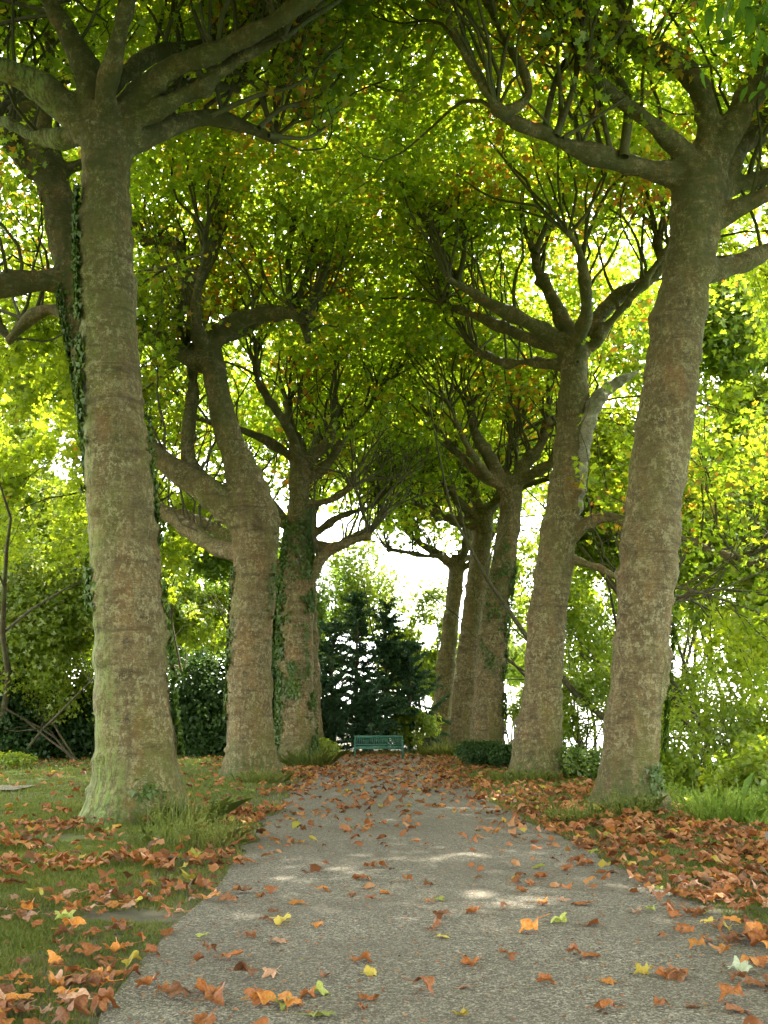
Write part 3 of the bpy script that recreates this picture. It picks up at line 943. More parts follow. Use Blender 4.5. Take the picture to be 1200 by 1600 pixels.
# the low spray that hangs into the top corner of the picture
M_HANG = leaf_mat('hanging_leaf', [(0, (0.035, 0.08, 0.008)), (1, (0.07, 0.13, 0.012))], 0.35, 1.6, 0.0)
sb_ = MB(); lb_ = MB()
for (x0, y0, x1, y1, dd_) in [(1180, -90, 1120, 70, 5.6), (1230, -60, 1180, 60, 5.9), (1260, 0, 1195, 120, 6.2), (1150, -120, 1075, 10, 5.9)]:
    q0, q1 = PX(x0, y0, dd_), PX(x1, y1, dd_)
    sp_ = spline([q0, (q0 + q1) / 2 + UP * .05, q1], 5)
    sb_.tube(sp_, np.linspace(.008, .003, len(sp_)), 5)
    i_ = rng.integers(2, len(sp_), 26)
    leaves(lb_, LEAF_C * np.array((.62, 1.2, 1)), sp_[i_] + rng.normal(size=(26, 3)) * .07, rng.uniform(.10, .15, 26), None, .35, np.tile((0, 0, -1.3), (26, 1)))
sb_.tube(spline([PX(1215, -90, 5.8), np.array((5.0, 7.2, 7.0)), np.array((5.5, 8.4, 9.6))], 6), np.linspace(.01, .035, 13), 6)
o = sb_.build('hanging_twig', M_TWIG, gr, gr.location, True)
o2 = lb_.build('hanging_leaves', M_HANG, gr, gr.location)

copy_tree(gl, (-4.2, -1.0, .05), 'unseen plane tree added for shade in the left row just behind the viewpoint')  # unseen copies, added behind the camera to shade the foreground path
copy_tree(gr, (5.5, -0.6, .05), 'unseen plane tree added for shade in the right row just behind the viewpoint')
copy_tree(gl, (-4.2, -10.5, .05), 'unseen plane tree added for shade in the left row well behind the viewpoint')
copy_tree(gr, (5.5, -10, .05), 'unseen plane tree added for shade in the right row well behind the viewpoint')


# ------------------------------------------------------------------ shrubs and background trees
def shrub(name, label, cat, c, rad, n, size, mat, shape=LEAF_C, group=None, lobes=7, flat=0.35, stems=7, hollow=.55, seed=0, gap=-.15, low=False):
    c = np.array(c, float); rad = np.array(rad, float)
    base = np.array((c[0], c[1], float(ground_z(c[0], c[1]))))
    root = empty(name, base); tag(root, label, cat, group)
    sb = MB()
    tips = []
    for k in range(stems):
        d = norm(np.array((rng.normal() * .6, rng.normal() * .6, 1)))
        h = (c[2] + rad[2] * .6 - base[2])
        pts, rr, _ = grow(base + np.array((rng.normal() * .04, rng.normal() * .04, -.12)), d * np.array((rad[0] / rad[2], rad[1] / rad[2], 1)), h * 1.0, 0.012 + h * .008, .006, .02, .13, 8)
        sb.tube(pts, rr, 5, False)
        for q in range(4):
            j = rng.integers(2, 8)
            p2, r2, _ = grow(pts[j], d + rand_unit(1)[0], h * .35, rr[j] * .6, .004, .03, .2, 5)
            sb.tube(p2, r2, 4, False)
    sb.build('stem', M_TWIG, root, base, True)
    lb = MB()
    P = []
    for k in range(lobes):
        u = rand_unit(1)[0]; u[2] = abs(u[2]) * .9 - .25
        if low and k % 2 == 0: u[2] = -1.1; u[:2] *= 1.5
        lc = c + u * rad * .5
        lr = rad * rng.uniform(.4, .62)
        m = n // lobes
        v = rand_unit(m) * (rng.uniform(hollow, 1.05, m) ** .8)[:, None]
        P.append(lc + v * lr)
    P = np.vstack(P)
    s = 1.6 / max(rad.mean(), .5)
    ok = (noise3(P, s * 1.2, 50 + seed) + .6 * noise3(P, s * 3.2, 51 + seed) > gap) & (P[:, 2] > ground_z(P[:, 0], P[:, 1]) + .05)
    P = P[ok]
    leaves(lb, shape, P, rng.uniform(.7, 1.3, len(P)) * size, (P - c) / rad * .6 + UP * .5, flat)
    lb.build('foliage', mat, root, base)
    return root


def G(px, y_ground_d, z):
    """point over pixel column px at depth d, height z"""
    d = y_ground_d
    p = PX(px, 1119, d)
    return (p[0], d, z)


# left: pale sunlit spreading shrub tree and dark shrubs under it
shrub('leafy_tree', 'sunlit pale green tree hanging over dark shrubs at the far left of the lawn', 'tree', G(30, 39, 5.0), (4.6, 2.6, 3.7), 36000, .17, M_LEAF_BRIGHT, LEAF_B, 'trees edging the lawn', 10, seed=1, stems=3)
shrub('leafy_tree', 'pale leafed small tree against the left flank of the large mossy plane tree', 'tree', G(125, 38.5, 3.4), (2.3, 1.8, 2.8), 15000, .15, M_LEAF_BRIGHT, LEAF_B, 'trees edging the lawn', 7, seed=2, stems=3)
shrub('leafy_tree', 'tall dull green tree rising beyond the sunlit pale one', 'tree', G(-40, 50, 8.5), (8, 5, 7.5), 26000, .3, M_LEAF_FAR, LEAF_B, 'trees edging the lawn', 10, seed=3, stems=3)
shrub('dark_shrub', 'dark evergreen shrub at the picture edge below the sunlit pale tree', 'shrub', G(0, 40, 1.9), (3.4, 2.0, 2.9), 24000, .16, M_LEAF_DARK, LEAF_C, 'dark shrubs edging the lawn', 8, hollow=.3, gap=-.6, seed=4, low=True, stems=3)
shrub('dark_shrub', 'dark evergreen shrub immediately left of the large mossy trunk', 'shrub', G(110, 40.5, 1.5), (2.6, 2.0, 2.5), 20000, .16, M_LEAF_DARK, LEAF_C, 'dark shrubs edging the lawn', 8, hollow=.3, gap=-.6, seed=5, low=True, stems=3)
shrub('dark_shrub', 'dark evergreen bush between the mossy trunk and the forked plane tree', 'shrub', G(300, 44, 2.3), (3.0, 2.2, 2.9), 22000, .17, M_LEAF_DARK, LEAF_C, 'dark shrubs edging the lawn', 8, hollow=.3, gap=-.5, seed=6, low=True, stems=3)
shrub('dark_shrub', 'dark evergreen bush behind the forked plane tree, reaching toward the ivy sleeved one', 'shrub', G(410, 46, 2.4), (2.6, 2.2, 2.9), 16000, .17, M_LEAF_DARK, LEAF_C, 'dark shrubs edging the lawn', 7, hollow=.3, gap=-.5, seed=7, low=True, stems=3)
shrub('leafy_tree', 'yellow green tree glowing between the mossy trunk and the forked plane tree', 'tree', G(290, 56, 6.6), (4.8, 3, 4.0), 18000, .26, M_LEAF_BRIGHT, LEAF_B, 'trees edging the lawn', 8, seed=8, stems=3, gap=.0)
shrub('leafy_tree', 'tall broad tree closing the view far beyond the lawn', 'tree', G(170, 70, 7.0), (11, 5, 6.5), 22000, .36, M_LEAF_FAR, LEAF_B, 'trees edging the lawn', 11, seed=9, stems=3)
shrub('low_bush', 'small pale low bush on the sunny lawn beside the side path', 'bush', G(15, 33, .25), (1.0, .6, .32), 2200, .1, M_LEAF_BRIGHT, LEAF_C, None, 6, seed=10)

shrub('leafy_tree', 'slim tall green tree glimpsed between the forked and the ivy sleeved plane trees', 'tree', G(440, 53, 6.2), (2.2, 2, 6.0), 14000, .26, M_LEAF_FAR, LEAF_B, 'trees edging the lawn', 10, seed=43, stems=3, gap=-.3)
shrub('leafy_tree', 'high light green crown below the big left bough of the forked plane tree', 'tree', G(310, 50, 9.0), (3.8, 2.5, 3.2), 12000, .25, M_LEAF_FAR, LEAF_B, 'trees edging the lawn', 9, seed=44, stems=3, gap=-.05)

# end of the avenue: airy trees behind the conifers
shrub('airy_tree', 'thin airy tree against the white sky above the dark conifers', 'tree', G(556, 60, 7.8), (5.2, 2.6, 5.4), 17000, .23, M_LEAF_BRIGHT, LEAF_B, 'airy trees at the end of the avenue', 18, seed=11, gap=.08, stems=4)
shrub('airy_tree', 'light green airy tree between the conifers and the slanted last trunk', 'tree', G(660, 58, 4.8), (3.0, 2.0, 5.4), 22000, .22, M_LEAF_BRIGHT, LEAF_B, 'airy trees at the end of the avenue', 9, seed=12, gap=.05)
shrub('airy_tree', 'airy tree with thin leaves just right of the ivy sleeved trunk, behind the conifers', 'tree', G(510, 57, 6.2), (2.2, 2.0, 4.0), 9000, .22, M_LEAF_FAR, LEAF_B, 'airy trees at the end of the avenue', 8, seed=13, gap=.05)
shrub('leafy_shrub', 'mid green leafy shrub right behind the bench end', 'shrub', G(655, 49, 1.1), (1.5, 1.0, 1.2), 3800, .14, M_LEAF_BRIGHT, LEAF_C, 'shrubs round the bench', 6, seed=14)
shrub('leafy_shrub', 'mid green leafy shrub low against the ivy sleeved trunk, left of the bench', 'shrub', G(505, 42, .35), (.8, .6, .5), 1600, .1, M_LEAF_BRIGHT, LEAF_C, 'shrubs round the bench', 5, seed=15)


def conifer(label, px, d, h, w, seed):
    base = np.array(G(px, d, 0.0))
    root = empty('conifer', base); tag(root, label, 'tree', 'dark conifers behind the bench')
    tb = MB()
    tb.tube([base + UP * (-.2), base + UP * h * .5, base + UP * h], [.13, .08, .02], 8)
    tb.build('trunk', M_TWIG, root, base, True)
    bb = MB(); nb = MB()
    for k in range(int(h * 24)):
        z = rng.uniform(.25, h - .2); f = 1 - z / h
        az = rng.uniform(0, 2 * math.pi)
        L = w * (0.22 + .85 * f ** .75) * rng.uniform(.4, 1.35)
        d0 = np.array((math.cos(az), math.sin(az), rng.uniform(.1, .9)))
        pts, rr, _ = grow(base + UP * z, d0, L, .02, .005, -.06, .13, 6)
        bb.tube(pts, rr, 4, False)
        s = spline(pts, 4)[3:]
        n = int(95 * L) + 12
        i = rng.integers(0, len(s), n)
        side = np.cross(np.tile(norm(d0), (n, 1)), UP) * rng.choice([-1, 1], n)[:, None]
        al = side * .8 + norm(d0) * .7 + rng.normal(size=(n, 3)) * .15
        leaves(nb, LEAF_B, s[i] + rng.normal(size=(n, 3)) * .035 - UP * .02, rng.uniform(.06, .15, n), None, .4, al)
    bb.build('branches', M_TWIG, root, base)
    nb.build('needles', M_NEEDLE, root, base)
    return root


conifer('dark conifer tallest of the clump, its spire above the left half of the bench', 557, 48.5, 7.3, 1.7, 1)
conifer('dark conifer with a ragged top above the right half of the bench', 603, 49.5, 7.0, 1.9, 2)
conifer('dark conifer tucked against the ivy sleeved trunk, left of the bench', 518, 47.5, 5.9, 1.7, 3)
conifer('lower dark conifer at the right of the clump, leaning over open sky', 640, 50.0, 5.4, 2.0, 4)
conifer('squat dark conifer close behind the bench', 580, 46.0, 3.2, 1.9, 5)
conifer('small dark conifer low between the ivy sleeved trunk and bench', 498, 45.0, 3.6, 1.4, 6)

# right side
shrub('clipped_hedge_bush', 'dark rounded low bush beside the path in front of the third right trunk', 'bush', G(752, 33.5, .42), (1.05, 1.1, .55), 9000, .075, M_LEAF_DARK, LEAF_C, 'low bushes along the right verge', 9, hollow=.6, gap=-.7, seed=16)
shrub('clipped_hedge_bush', 'low olive bush between the two nearest right trunks', 'bush', G(905, 27.5, .40), (1.2, 1.0, .72), 8500, .075, M_LEAF_FAR, LEAF_C, 'low bushes along the right verge', 9, hollow=.6, gap=-.7, seed=17)
shrub('clipped_hedge_bush', 'small dark bush against the left side of the second right trunk', 'bush', G(795, 31.5, .4), (.7, .7, .5), 4000, .075, M_LEAF_DARK, LEAF_C, 'low bushes along the right verge', 7, hollow=.6, gap=-.7, seed=18)
for px, d, z, r, lab, s in [
        (905, 36, 1.9, (2.0, 1.6, 2.6), 'sunny yellow green shrub filling the gap between the two nearest right trunks', 19),
        (820, 52, 1.4, (1.6, 1.5, 2.2), 'small sunny shrub seen low between the second and third right trunks', 20),
        (1085, 25, .4, (1.8, 1.6, 2.2), 'bright shrub hugging the right side of the stout nearest right trunk', 21),
        (1150, 30, .8, (3.0, 2.2, 2.7), 'bright yellow green thicket lower down the bank at the picture edge', 22),
        (1030, 40, 2.2, (3.0, 2.0, 3.2), 'tall sunlit shrub behind the stout nearest right trunk', 23),
        (1120, 18.5, -.25, (1.1, .9, .6), 'low leafy plants at the bank top right of the stout nearest right trunk', 41),
        (1190, 15.5, -.35, (.9, .8, .55), 'low leafy plants on the bank just behind the wooden stake', 42),
        (1195, 20, -.1, (1.7, 1.4, 1.7), 'bright leafy shrub on the bank beyond the wooden stake', 24)]:
    shrub('bank_shrub', lab, 'shrub', G(px, d, z), r, int(6500 * r[0]), .13, M_LEAF_BRIGHT, LEAF_C, 'bright shrubs on the bank', 8, seed=s, gap=-.02, stems=1 if r[0] < 1.2 else 6)

for px, d, z, r, lab, s in [
        (1230, 34, 5.6, (5.2, 3.4, 5.6), 'tall sunlit tree on the bank at the picture edge, beyond the stake', 31),
        (1215, 38, 12.0, (5.0, 3.4, 4.0), 'very tall bright tree top at the picture edge level with the right forks', 36),
        (1140, 36, 15.0, (4.4, 3.0, 3.4), 'highest bright foliage right of the stout nearest right trunk, above its droop', 38),
        (965, 44, 9.0, (3.0, 2.5, 5.6), 'narrow tall light green tree close left of the stout nearest right trunk', 39),
        (1090, 44, 8.0, (5.2, 3.4, 6.2), 'tall yellow green tree behind the stout nearest right trunk', 32),
        (930, 54, 6.5, (5.4, 3.2, 7.0), 'tall light green tree filling the sky between the two nearest right trunks', 33),
        (800, 70, 5.4, (3.4, 3, 3.6), 'light green tree glimpsed between the second and third right trunks', 34)]:
    shrub('leafy_tree', lab, 'tree', G(px, d, z), r, int(6200 * r[0]), .24, M_LEAF_BRIGHT, LEAF_B, 'trees beyond the bank', 10, seed=s, gap=-.02)
shrub('leafy_tree', 'very tall bright tree top at the left picture edge level with the left forks', 'tree', G(10, 40, 14.5), (7, 4, 4.6), 34000, .26, M_LEAF_BRIGHT, LEAF_B, 'trees edging the lawn', 10, seed=37, stems=3, gap=-.1)
shrub('leafy_tree', 'high sunlit tree crown seen left of the large mossy trunk under the boughs', 'tree', G(60, 44, 10.2), (7.5, 4, 6.6), 46000, .26, M_LEAF_BRIGHT, LEAF_B, 'trees edging the lawn', 10, seed=35, stems=3, gap=-.05)

# feathery weeds and tufts at the trunk feet
def tuft(name, label, cat, x, y, r, h, n, mat, group=None, lean=(0, 0), w=.012):
    z = float(ground_z(x, y)); base = np.array((x, y, z))
    mb = MB()
    a = rng.uniform(0, 2 * math.pi, n); rr = np.sqrt(rng.uniform(0, 1, n)) * r
    p0 = np.column_stack([x + np.cos(a) * rr, y + np.sin(a) * rr, np.full(n, z - .02)])
    out = np.column_stack([np.cos(a) * .3 * rr / r + lean[0], np.sin(a) * .3 * rr / r + lean[1], np.ones(n)]) + rng.normal(size=(n, 3)) * .34
    hh = h * rng.uniform(.45, 1.1, n)
    p1 = p0 + out * (hh * .6)[:, None]
    p2 = p1 + (out * np.array((1.3, 1.3, .3))) * (hh * .5)[:, None]
    sd = np.column_stack([-np.sin(a), np.cos(a), np.zeros(n)]) * w
    v = np.stack([p0 - sd, p0 + sd, p1 + sd * .7, p2, p1 - sd * .7], 1).reshape(-1, 3)
    mb.add(v, np.arange(n * 5).reshape(n, 5))
    m = n * 3                                                     # small leaflets along the stems
    i = rng.integers(0, n, m); t = rng.uniform(.3, 1, m)[:, None]
    leaves(mb, LEAF_C, p1[i] * (1 - t) + p2[i] * t, rng.uniform(.015, .035, m), None, .3)
    o = mb.build(name, mat, None, base)
    tag(o, label, cat, group)
    return o


tuft('weed_clump', 'tall feathery weed clump sprawling to the right of the large mossy trunk foot', 'weeds', -2.05, 14.0, .65, .38, 620, M_GRASS, 'weed clumps at the trunk feet', (.1, -.05), .004)
tuft('weed_clump', 'dense weed clump in front of the forked plane tree foot', 'weeds', -2.35, 26.6, .6, .30, 500, M_GRASS, 'weed clumps at the trunk feet', (.1, -.1), .006)
tuft('weed_clump', 'grassy weed clump between the mossy and forked plane trees, at the path edge', 'weeds', -2.6, 16.0, .55, .42, 420, M_GRASS, 'weed clumps at the trunk feet', (.2, 0), .006)
tuft('weed_clump', 'leafy weed clump climbing the front of the stout nearest right trunk', 'weeds', 4.35, 17.4, .4, .38, 400, M_GRASS, 'weed clumps at the trunk feet', (0, 0), .005)
tuft('weed_clump', 'grassy weed clump on the path side of the stout nearest right trunk', 'weeds', 3.35, 16.6, .45, .24, 500, M_GRASS, 'weed clumps at the trunk feet', (0, 0), .005)
tuft('weed_clump', 'grassy weed clump at the foot of the second right trunk', 'weeds', 4.1, 26.2, .8, .3, 700, M_GRASS, 'weed clumps at the trunk feet', (0, 0), .014)
tuft('weed_clump', 'weed clump at the foot of the ivy sleeved trunk', 'weeds', -1.6, 35.0, .7, .55, 900, M_GRASS, 'weed clumps at the trunk feet', (0, 0), .02)
tuft('weed_clump', 'grassy weed clump at the foot of the fourth right trunk', 'weeds', 3.6, 43.0, 1.0, .5, 900, M_GRASS, 'weed clumps at the trunk feet', (0, 0), .02)
tuft('weed_clump', 'grassy weed clump right of the stout nearest right trunk at the bank top', 'weeds', 5.5, 16.2, .5, .5, 1000, M_GRASS_BANK, 'weed clumps at the trunk feet', (.1, 0), .006)

# ------------------------------------------------------------------ bench
bx = PX(592, 1119, 41)[0]
bench = empty('park_bench', (bx, 41, 0.03))
tag(bench, 'green painted slatted wooden bench at the end of the path', 'bench')
def part(name, fn, lab=None):
    m = MB(); fn(m); o = m.build(name, M_BENCH, bench); return o
W = 1.86
def f_seat(m):
    for k in range(5): m.box((0, -.22 + k * .1, .43), (W - .1, .078, .025))
    m.box((0, -.27, .385), (W - .1, .03, .07)); m.box((0, .2, .385), (W - .1, .03, .07))
def f_back(m):
    rot = Matrix.Rotation(R(-9), 3, 'X').to_quaternion()
    m.box((0, .315, .80), (W, .045, .085), rot); m.box((0, .245, .50), (W - .1, .035, .055), rot)
    for k in range(21): m.box((-W / 2 + .12 + k * (W - .24) / 20, .28, .65), (.042, .018, .26), rot)
part('seat', f_seat); part('backrest', f_back)
for s in (-1, 1):
    part('leg', lambda m, s=s: (m.box((s * (W / 2 - .03), -.25, .31), (.06, .06, .62))))
    part('leg', lambda m, s=s: (m.box((s * (W / 2 - .03), .26, .40), (.06, .065, .80), Matrix.Rotation(R(-6), 3, 'X').to_quaternion())))
    part('armrest', lambda m, s=s: (m.box((s * (W / 2 - .03), .0, .635), (.075, .56, .03))))
    part('side_rail', lambda m, s=s: (m.box((s * (W / 2 - .032), .0, .38), (.04, .44, .06))))

# stake at the bank edge
sx_, sy_ = 4.95, 13.1
m = MB()
m.tube([(sx_, sy_, -.2), (sx_, sy_, .1), (sx_ + .006, sy_, .22), (sx_ + .006, sy_, .235)], [.032, .031, .029, .02], 10)
tag(m.build('wooden_stake', M_STAKE, None, (sx_, sy_, 0)), 'short dark wooden stake sticking out at the edge of the bank', 'stake')


# ------------------------------------------------------------------ grass
def blades(name, regions, mat):
    mb = MB()
    for x0, x1, y0, y1, dens, h, w in regions:
        n = int((x1 - x0) * (y1 - y0) * dens)
        x = rng.uniform(x0, x1, n); y = rng.uniform(y0, y1, n)
        p = np.column_stack([x, y, np.zeros(n)])
        ok = (noise3(p, 1.1, 61) + .7 * noise3(p, 3.3, 62)) > -.75
        e = np.abs(rng.normal(size=n)) * .10 - .05
        ok &= ~((x > PATH_L + edge_noise(y, 5) - e) & (x < PATH_R + edge_noise(y, 7) + e) & (y < 43.5))
        p = p[ok]; n = len(p)
        p[:, 2] = ground_z(p[:, 0], p[:, 1]) - .02
        hh = h * rng.uniform(.5, 1.3, n)
        tip = p + np.column_stack([rng.normal(size=n) * .5 * hh, rng.normal(size=n) * .5 * hh, hh])
        a = rng.uniform(0, math.pi, n)
        sd = np.column_stack([np.cos(a), np.sin(a), np.zeros(n)]) * w
        mid = (p + tip) / 2 + np.column_stack([np.zeros(n), np.zeros(n), hh * .12])
        v = np.stack([p - sd, p + sd, mid + sd * .8, tip, mid - sd * .8], 1).reshape(-1, 3)
        mb.add(v, np.arange(n * 5).reshape(n, 5))
    o = mb.build(name, mat)
    tag(o, kind='stuff')
    return o


g1 = blades('grass', [(-4.2, -.9, 4.5, 9, 2600, .045, .0035), (-7, -.9, 9, 14, 1300, .05, .0045), (-9, -.9, 14, 20, 600, .06, .006),
                      (-14, -.9, 20, 32, 150, .06, .012), (-20, -.9, 32, 45, 50, .08, .02),
                      (2.2, 5.6, 5, 10, 1200, .045, .004), (2.2, 6, 10, 18, 850, .06, .005), (2.2, 6.4, 18, 30, 260, .08, .01), (2.2, 7, 30, 52, 80, .1, .02), (-1.6, 2.7, 43.5, 50, 60, .1, .02)], M_GRASS)
tag(g1, 'short patchy grass of the lawn and verges', 'grass')
g2 = blades('bank_grass', [(5.6, 9, 8, 20, 420, .20, .006), (6.0, 14, 14, 32, 200, .22, .010), (7, 20, 32, 60, 30, .45, .03)], M_GRASS_BANK)
tag(g2, 'long bright grass on the bank falling away to the right', 'grass')


# ------------------------------------------------------------------ fallen leaves
def leaf_form(nang, nring, curl, seed, open_=1.0):
    r_ = np.random.default_rng(seed)
    a = np.linspace(0, 2 * math.pi, nang, endpoint=False)
    rr = np.full(nang, .40)
    for la, ll in ((90, 1.0), (38, .95), (142, .95), (-18, .70), (198, .70)):
        da = np.abs((np.degrees(a) - la + 180) % 360 - 180) / 36
        rr = np.maximum(rr, ll * (1 - .55 * np.clip(da, 0, 1.2) ** .85))
    rr *= 1 + r_.uniform(-.07, .07, nang)
    rings = [np.zeros((1, 3))]
    for k in range(1, nring + 1):
        f = k / nring
        rings.append(np.column_stack([np.cos(a) * rr * f, np.sin(a) * rr * f, np.zeros(nang)]))
    v = np.vstack(rings) * .5
    f1, f2 = r_.uniform(0, math.pi, 2)
    u = v[:, 0] * math.cos(f1) + v[:, 1] * math.sin(f1)
    w = -v[:, 0] * math.sin(f1) + v[:, 1] * math.cos(f1)
    k = curl * r_.uniform(1.2, 2.6)
    ang = u * k                                                   # roll round an axis
    u2 = np.sin(ang) / k; z = (1 - np.cos(ang)) / k
    x = u2 * math.cos(f1) - w * math.sin(f1); y = u2 * math.sin(f1) + w * math.cos(f1)
    rad = np.hypot(v[:, 0], v[:, 1])
    z = z * (1 if r_.uniform() < .3 else -1)
    z = z + curl * .09 * np.sin(np.arctan2(v[:, 1], v[:, 0]) * 3 + f2) * (rad / .5) ** 1.5 + .11 * noise3(v + seed, 4.0, seed) + .05 * noise3(v + seed, 9.0, seed) + r_.uniform(-.35, .15) * curl * w ** 2
    v = np.column_stack([x, y, z])
    v[:, 2] = .30 * np.tanh(v[:, 2] / .30)
    v[:, 2] -= v[:, 2].min()
    fc = [(0, 1 + i, 1 + (i + 1) % nang, 1 + (i + 1) % nang) for i in range(nang)]
    tri = np.array([(0, 1 + i, 1 + (i + 1) % nang) for i in range(nang)])
    quad = []
    for k in range(nring - 1):
        b0 = 1 + k * nang; b1 = b0 + nang
        quad += [(b0 + i, b1 + i, b1 + (i + 1) % nang, b0 + (i + 1) % nang) for i in range(nang)]
    return v, tri, np.array(quad)


forms_hi = [leaf_form(40, 5, c, 100 + i) for i, c in enumerate((.8, 1.5, 1.3, 2.0, .7, 1.6, 1.9, 1.4, 2.2, .9))]
forms_lo = [leaf_form(20, 2, c, 200 + i) for i, c in enumerate((.8, 1.4, 1.2, 1.9, .9, 1.6, 1.4, 2.0))]
shape_word = {0: 'flattish', 1: 'curled', 2: 'curled', 3: 'tightly curled', 4: 'flattish', 5: 'curled', 6: 'tightly curled', 7: 'curled', 8: 'tightly curled', 9: 'flattish'}


def dens(x, y):
    """fallen leaves per square metre"""
    p = np.column_stack([x, y, np.zeros_like(x)])
    cl = np.clip(noise3(p, .9, 71) + .5 * noise3(p, 2.4, 72) + .55, 0.08, 2.0)
    on = (x > PATH_L) & (x < PATH_R)
    near_edge = np.exp(-np.minimum(np.abs(x - PATH_L), np.abs(x - PATH_R)) / .45)
    d_path = (3.0 + 13.0 * np.clip((y - 11) / 16, 0, 1) + near_edge * 16) * (0.35 + .65 * cl)
    d_left = np.where(x < PATH_L, (4 + 60 * np.exp(-((x + 3.2) / 1.9) ** 2 - ((y - 13.6) / 2.2) ** 2) + 34 * np.exp(-((x + 2.3) / .9) ** 2 - ((y - 5.6) / 1.3) ** 2) + 62 * np.exp(-((x + 2.6) ** 2) / 3.2 - ((y - 14.0) / 3.6) ** 2) + 42 * np.exp(-((x - PATH_L + .1) / .45) ** 2) + 1 * (y > 17)) * np.clip(cl, .05, 2) * .8, 0)
    d_right = np.where(x > PATH_R, 68 * np.clip(1 - (x - 4.9) / 1.0, 0.04, 1) * (0.30 + .70 * cl) * np.where(y > 20, .4, 1), 0)
    tail = np.where(y > 45, .3, 1.0)
    return np.where(on, d_path, d_left + d_right) * tail


pts = []
for x0, x1, y0, y1, mx in [(-5, 6, 4.6, 10, 110), (-9, 7, 10, 20, 110), (-15, 7, 20, 34, 60), (-18, 7, 34, 50, 40)]:
    n = int((x1 - x0) * (y1 - y0) * mx)
    x = rng.uniform(x0, x1, n); y = rng.uniform(y0, y1, n)
    ok = rng.uniform(0, mx, n) < dens(x, y)
    pts.append(np.column_stack([x[ok], y[ok]]))
pts = np.vstack(pts)
# keep leaves out of trunks
for (tx, ty, tr) in [(-3.62, 17, .78), (4.75, 18.3, .68), (-2.9, 29, .7), (4.66, 27.5, .7)]:
    pts = pts[np.hypot(pts[:, 0] - tx, pts[:, 1] - ty) > tr]
# what the camera sees largest: nearest, within the frame
px_x = 600 + F * ((pts[:, 0] * rt.x + pts[:, 1] * rt.y) / (pts[:, 0] * fw.x + pts[:, 1] * fw.y - EYE * fw.z))
px_y = 800 - F * ((pts[:, 0] * up.x + pts[:, 1] * up.y - EYE * up.z) / (pts[:, 0] * fw.x + pts[:, 1] * fw.y - EYE * fw.z))
vis = (px_x > -20) & (px_x < 1220) & (px_y < 1612)
order = np.argsort(np.where(vis, pts[:, 1], 1e6))
# extra leaves placed where the photograph shows striking ones: pixel x, y, colour, size, label
SPECIAL = [
    (205, 1495, 'yellow', .20, 'yellow and green leaf on the little heap of red ones at the left path edge'),
    (180, 1478, 'orange', .22, 'large orange leaf on the little heap at the left path edge'),
    (165, 1492, 'rust', .22, 'large red brown leaf under the yellow one at the left path edge'),
    (235, 1483, 'rust', .17, 'rust leaf folded upright just right of the little heap at the left path edge'),
    (1140, 1352, 'orange', .24, 'big orange leaf standing upright at the bank edge near the stake'),
    (1153, 1512, 'pale', .20, 'pale silvery green leaf lying upside down at the right path edge'),
    (1175, 1530, 'rust', .24, 'broad rust leaf next to the pale silvery one at the right path edge'),
    (925, 1441, 'rust', .20, 'broad flat rust leaf alone in the right half of the gravel'),
    (845, 1406, 'orange', .15, 'orange leaf alone on the gravel above the broad rust one'),
    (733, 1503, 'rust', .22, 'wide rust leaf pair member lying low right of the path middle'),
    (693, 1460, 'yellow', .14, 'yellow green leaf alone right of the path middle'),
    (440, 1567, 'green', .17, 'ragged green leaf at the bottom beside large rust leaves'),
    (408, 1562, 'orange', .20, 'large orange leaf touching the ragged green one at the bottom'),
    (318, 1545, 'rust', .24, 'large curled rust leaf near the bottom left of the gravel'),
    (360, 1492, 'rust', .22, 'long curled rust leaf on the gravel left of the middle'),
    (315, 1588, 'rust', .22, 'rust leaf cut by the bottom edge of the picture, left of the middle'),
    (502, 1548, 'green', .17, 'greenish brown folded leaf on the gravel at the bottom'),
    (575, 1517, 'yellow', .17, 'green and yellow flat leaf at the bottom middle'),
    (600, 1392, 'orange', .17, 'golden leaf atop a rust one in the middle of the path'),
    (850, 1530, 'rust', .17, 'rust leaf alone low in the right part of the gravel'),
    (950, 1572, 'rust', .17, 'rust leaf with a dark rim at the bottom right'),
    (722, 1580, 'yellow', .13, 'yellow leaf with a green tip at the bottom middle right'),
    (45, 1420, 'orange', .24, 'big orange leaf standing on the grass at the picture edge'),
    (285, 1350, 'yellow', .14, 'yellow leaf on the grass edge in front of the mossy trunk'),
    (235, 1395, 'pale', .12, 'small whitish leaf on the left grass'),
    (830, 1380, 'rust', .19, 'red brown leaf overlapping another in the path, right of the middle'),
    (465, 1408, 'orange', .19, 'bright orange brown leaf on the gravel left of the middle'),
    (440, 1438, 'yellow', .17, 'yellowish leaf just below a bright orange brown one on the gravel'),
    (570, 1372, 'rust', .15, 'small rust leaf near the golden one mid path'),
    (1130, 1482, 'orange', .22, 'orange leaf with curled lobes at the edge of the right leaf drift'),
]
mesh_cache = {}


def fallen(form, colour):
    k = (form, colour)
    if k not in mesh_cache:
        v, tri, quad = forms_hi[form]
        mb = MB(); mb.add(v, tri); mb.v.append(np.zeros((0, 3))); mb.f.append(quad.ravel()); mb.s.append(mb.nl + np.arange(len(quad)) * 4); mb.nl += quad.size
        c0 = v[np.argmin(v[:, 1])]
        st = np.array([v[0], v[0] * .5 + c0 * .5 + UP * .004, c0 + UP * .004, c0 + np.array((.05, -.2, .03)), c0 + np.array((.08, -.34, .06))])
        mb.tube(st, [.012, .014, .012, .010, .014], 4)
        me = mesh_np('fallen_leaf', np.concatenate(mb.v), np.concatenate(mb.f), np.concatenate(mb.s), True)
        me.materials.append(FALLEN[colour])
        mesh_cache[k] = me
    return mesh_cache[k]


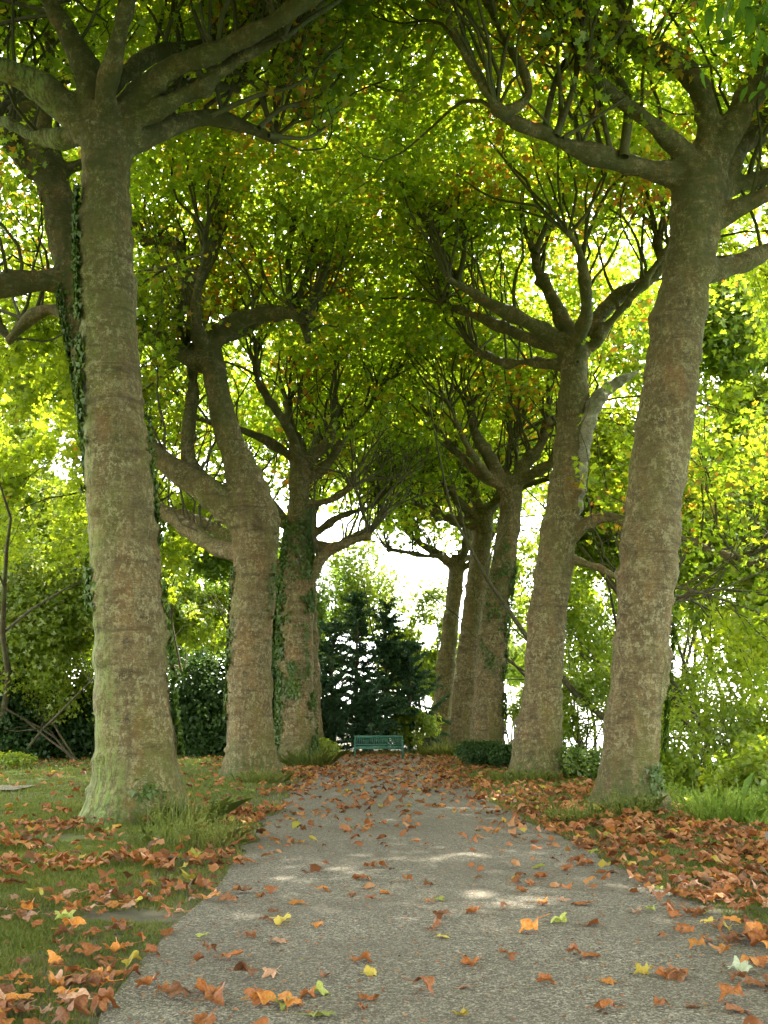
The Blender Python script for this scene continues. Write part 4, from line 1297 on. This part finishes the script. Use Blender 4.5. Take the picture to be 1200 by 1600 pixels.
def put_leaf(x, y, colour, size, label, form, group, tilt=.22, dz=0.0):
    o = bpy.data.objects.new('fallen_leaf', fallen(form, colour))
    scene.collection.objects.link(o)
    z = float(ground_z(x, y)) + (.026 if PATH_L < x < PATH_R else .012) + dz
    o.location = (x, y, z)
    o.rotation_euler = (random.gauss(0, tilt), random.gauss(0, tilt), random.uniform(0, 6.28))
    o.scale = (size, size * random.uniform(.85, 1.1), size * random.uniform(.8, 1.2))
    tag(o, label, 'leaf', group)
    return o


for i, (x, y, col, size, lab) in enumerate(SPECIAL):
    v = fw + rt * ((x - 600) / F) + up * ((800 - y) / F)
    t = EYE / -v.z
    t *= (EYE - .05) / EYE
    put_leaf(v.x * t, v.y * t, col, size * 1.05, lab, (3, 1, 0, 6, 8, 2, 0, 4)[i % 8] if 'flat' not in lab else 4, 'fallen plane leaves')
NI = 300 - len(SPECIAL)
cw = ['rust', 'brown', 'orange', 'tan', 'yellow', 'green']
cp = [.44, .29, .10, .11, .035, .025]
cname = {'rust': 'rust red', 'brown': 'dull brown', 'orange': 'orange', 'tan': 'pale tan', 'yellow': 'yellow', 'green': 'yellow green', 'pale': 'pale'}
for i in order[:NI]:
    x, y = pts[i]
    col = str(rng.choice(cw, p=cp)); form = int(rng.integers(0, 10))
    where = 'on the gravel' if PATH_L < x < PATH_R else ('on the left grass verge' if x < 0 else 'in the leaf drift of the right verge')
    put_leaf(x, y, col, rng.uniform(.12, .25), '%s %s leaf lying %s' % (shape_word[form], cname[col], where), form, 'fallen plane leaves', .16, 0.0 if x < PATH_R else rng.uniform(0, .03))
rest = pts[np.setdiff1d(np.arange(len(pts)), order[:NI])]
lit = MB()
fi = rng.integers(0, len(forms_lo), len(rest))
for k, (v, tri, quad) in enumerate(forms_lo):
    q = rest[fi == k]; n = len(q)
    a = rng.uniform(0, 2 * math.pi, n); s = rng.uniform(.11, .24, n) * np.where(q[:, 1] > 20, 1.12, 1)
    tx = rng.normal(size=n) * .2; ty = rng.normal(size=n) * .2
    z = ground_z(q[:, 0], q[:, 1]) + np.where((q[:, 0] > PATH_L) & (q[:, 0] < PATH_R), .026, .01) + rng.uniform(0, .05, n) * ((q[:, 0] > PATH_R) | (q[:, 0] < PATH_L))
    vx = v[None, :, 0] * np.cos(a)[:, None] - v[None, :, 1] * np.sin(a)[:, None]
    vy = v[None, :, 0] * np.sin(a)[:, None] + v[None, :, 1] * np.cos(a)[:, None]
    vz = v[None, :, 2] + vx * tx[:, None] + vy * ty[:, None]
    vz = vz - vz.min(axis=1)[:, None] * .8
    V = np.stack([q[:, 0:1] + vx * s[:, None], q[:, 1:2] + vy * s[:, None], z[:, None] + vz * s[:, None]], -1).reshape(-1, 3)
    off = (np.arange(n) * len(v))[:, None, None]
    b0 = lit.nv
    lit.add(V, (tri[None] + off).reshape(-1, 3))
    lit.f.append((quad[None] + off + b0).ravel()); lit.s.append(lit.nl + np.arange(n * len(quad)) * 4); lit.nl += n * quad.size
n = 4200
cx = rng.uniform(-3.5, 5.5, n); cyy = 4.8 + rng.uniform(0, 1, n) ** 1.3 * 14
cp_ = np.column_stack([cx, cyy, ground_z(cx, cyy) + np.where((cx > PATH_L) & (cx < PATH_R), .030, .02)])
leaves(lit, LEAF_C, cp_, rng.uniform(.012, .04, n), None, .75)
o = lit.build('leaf_litter', M_LITTER)
tag(o, 'drifts of smaller fallen brown and rust leaves along the verges and path', 'fallen leaves', None, 'stuff')
print('litter', len(rest), 'leaves; objects', len(scene.objects), 'verts', sum(len(m.vertices) for m in bpy.data.meshes))
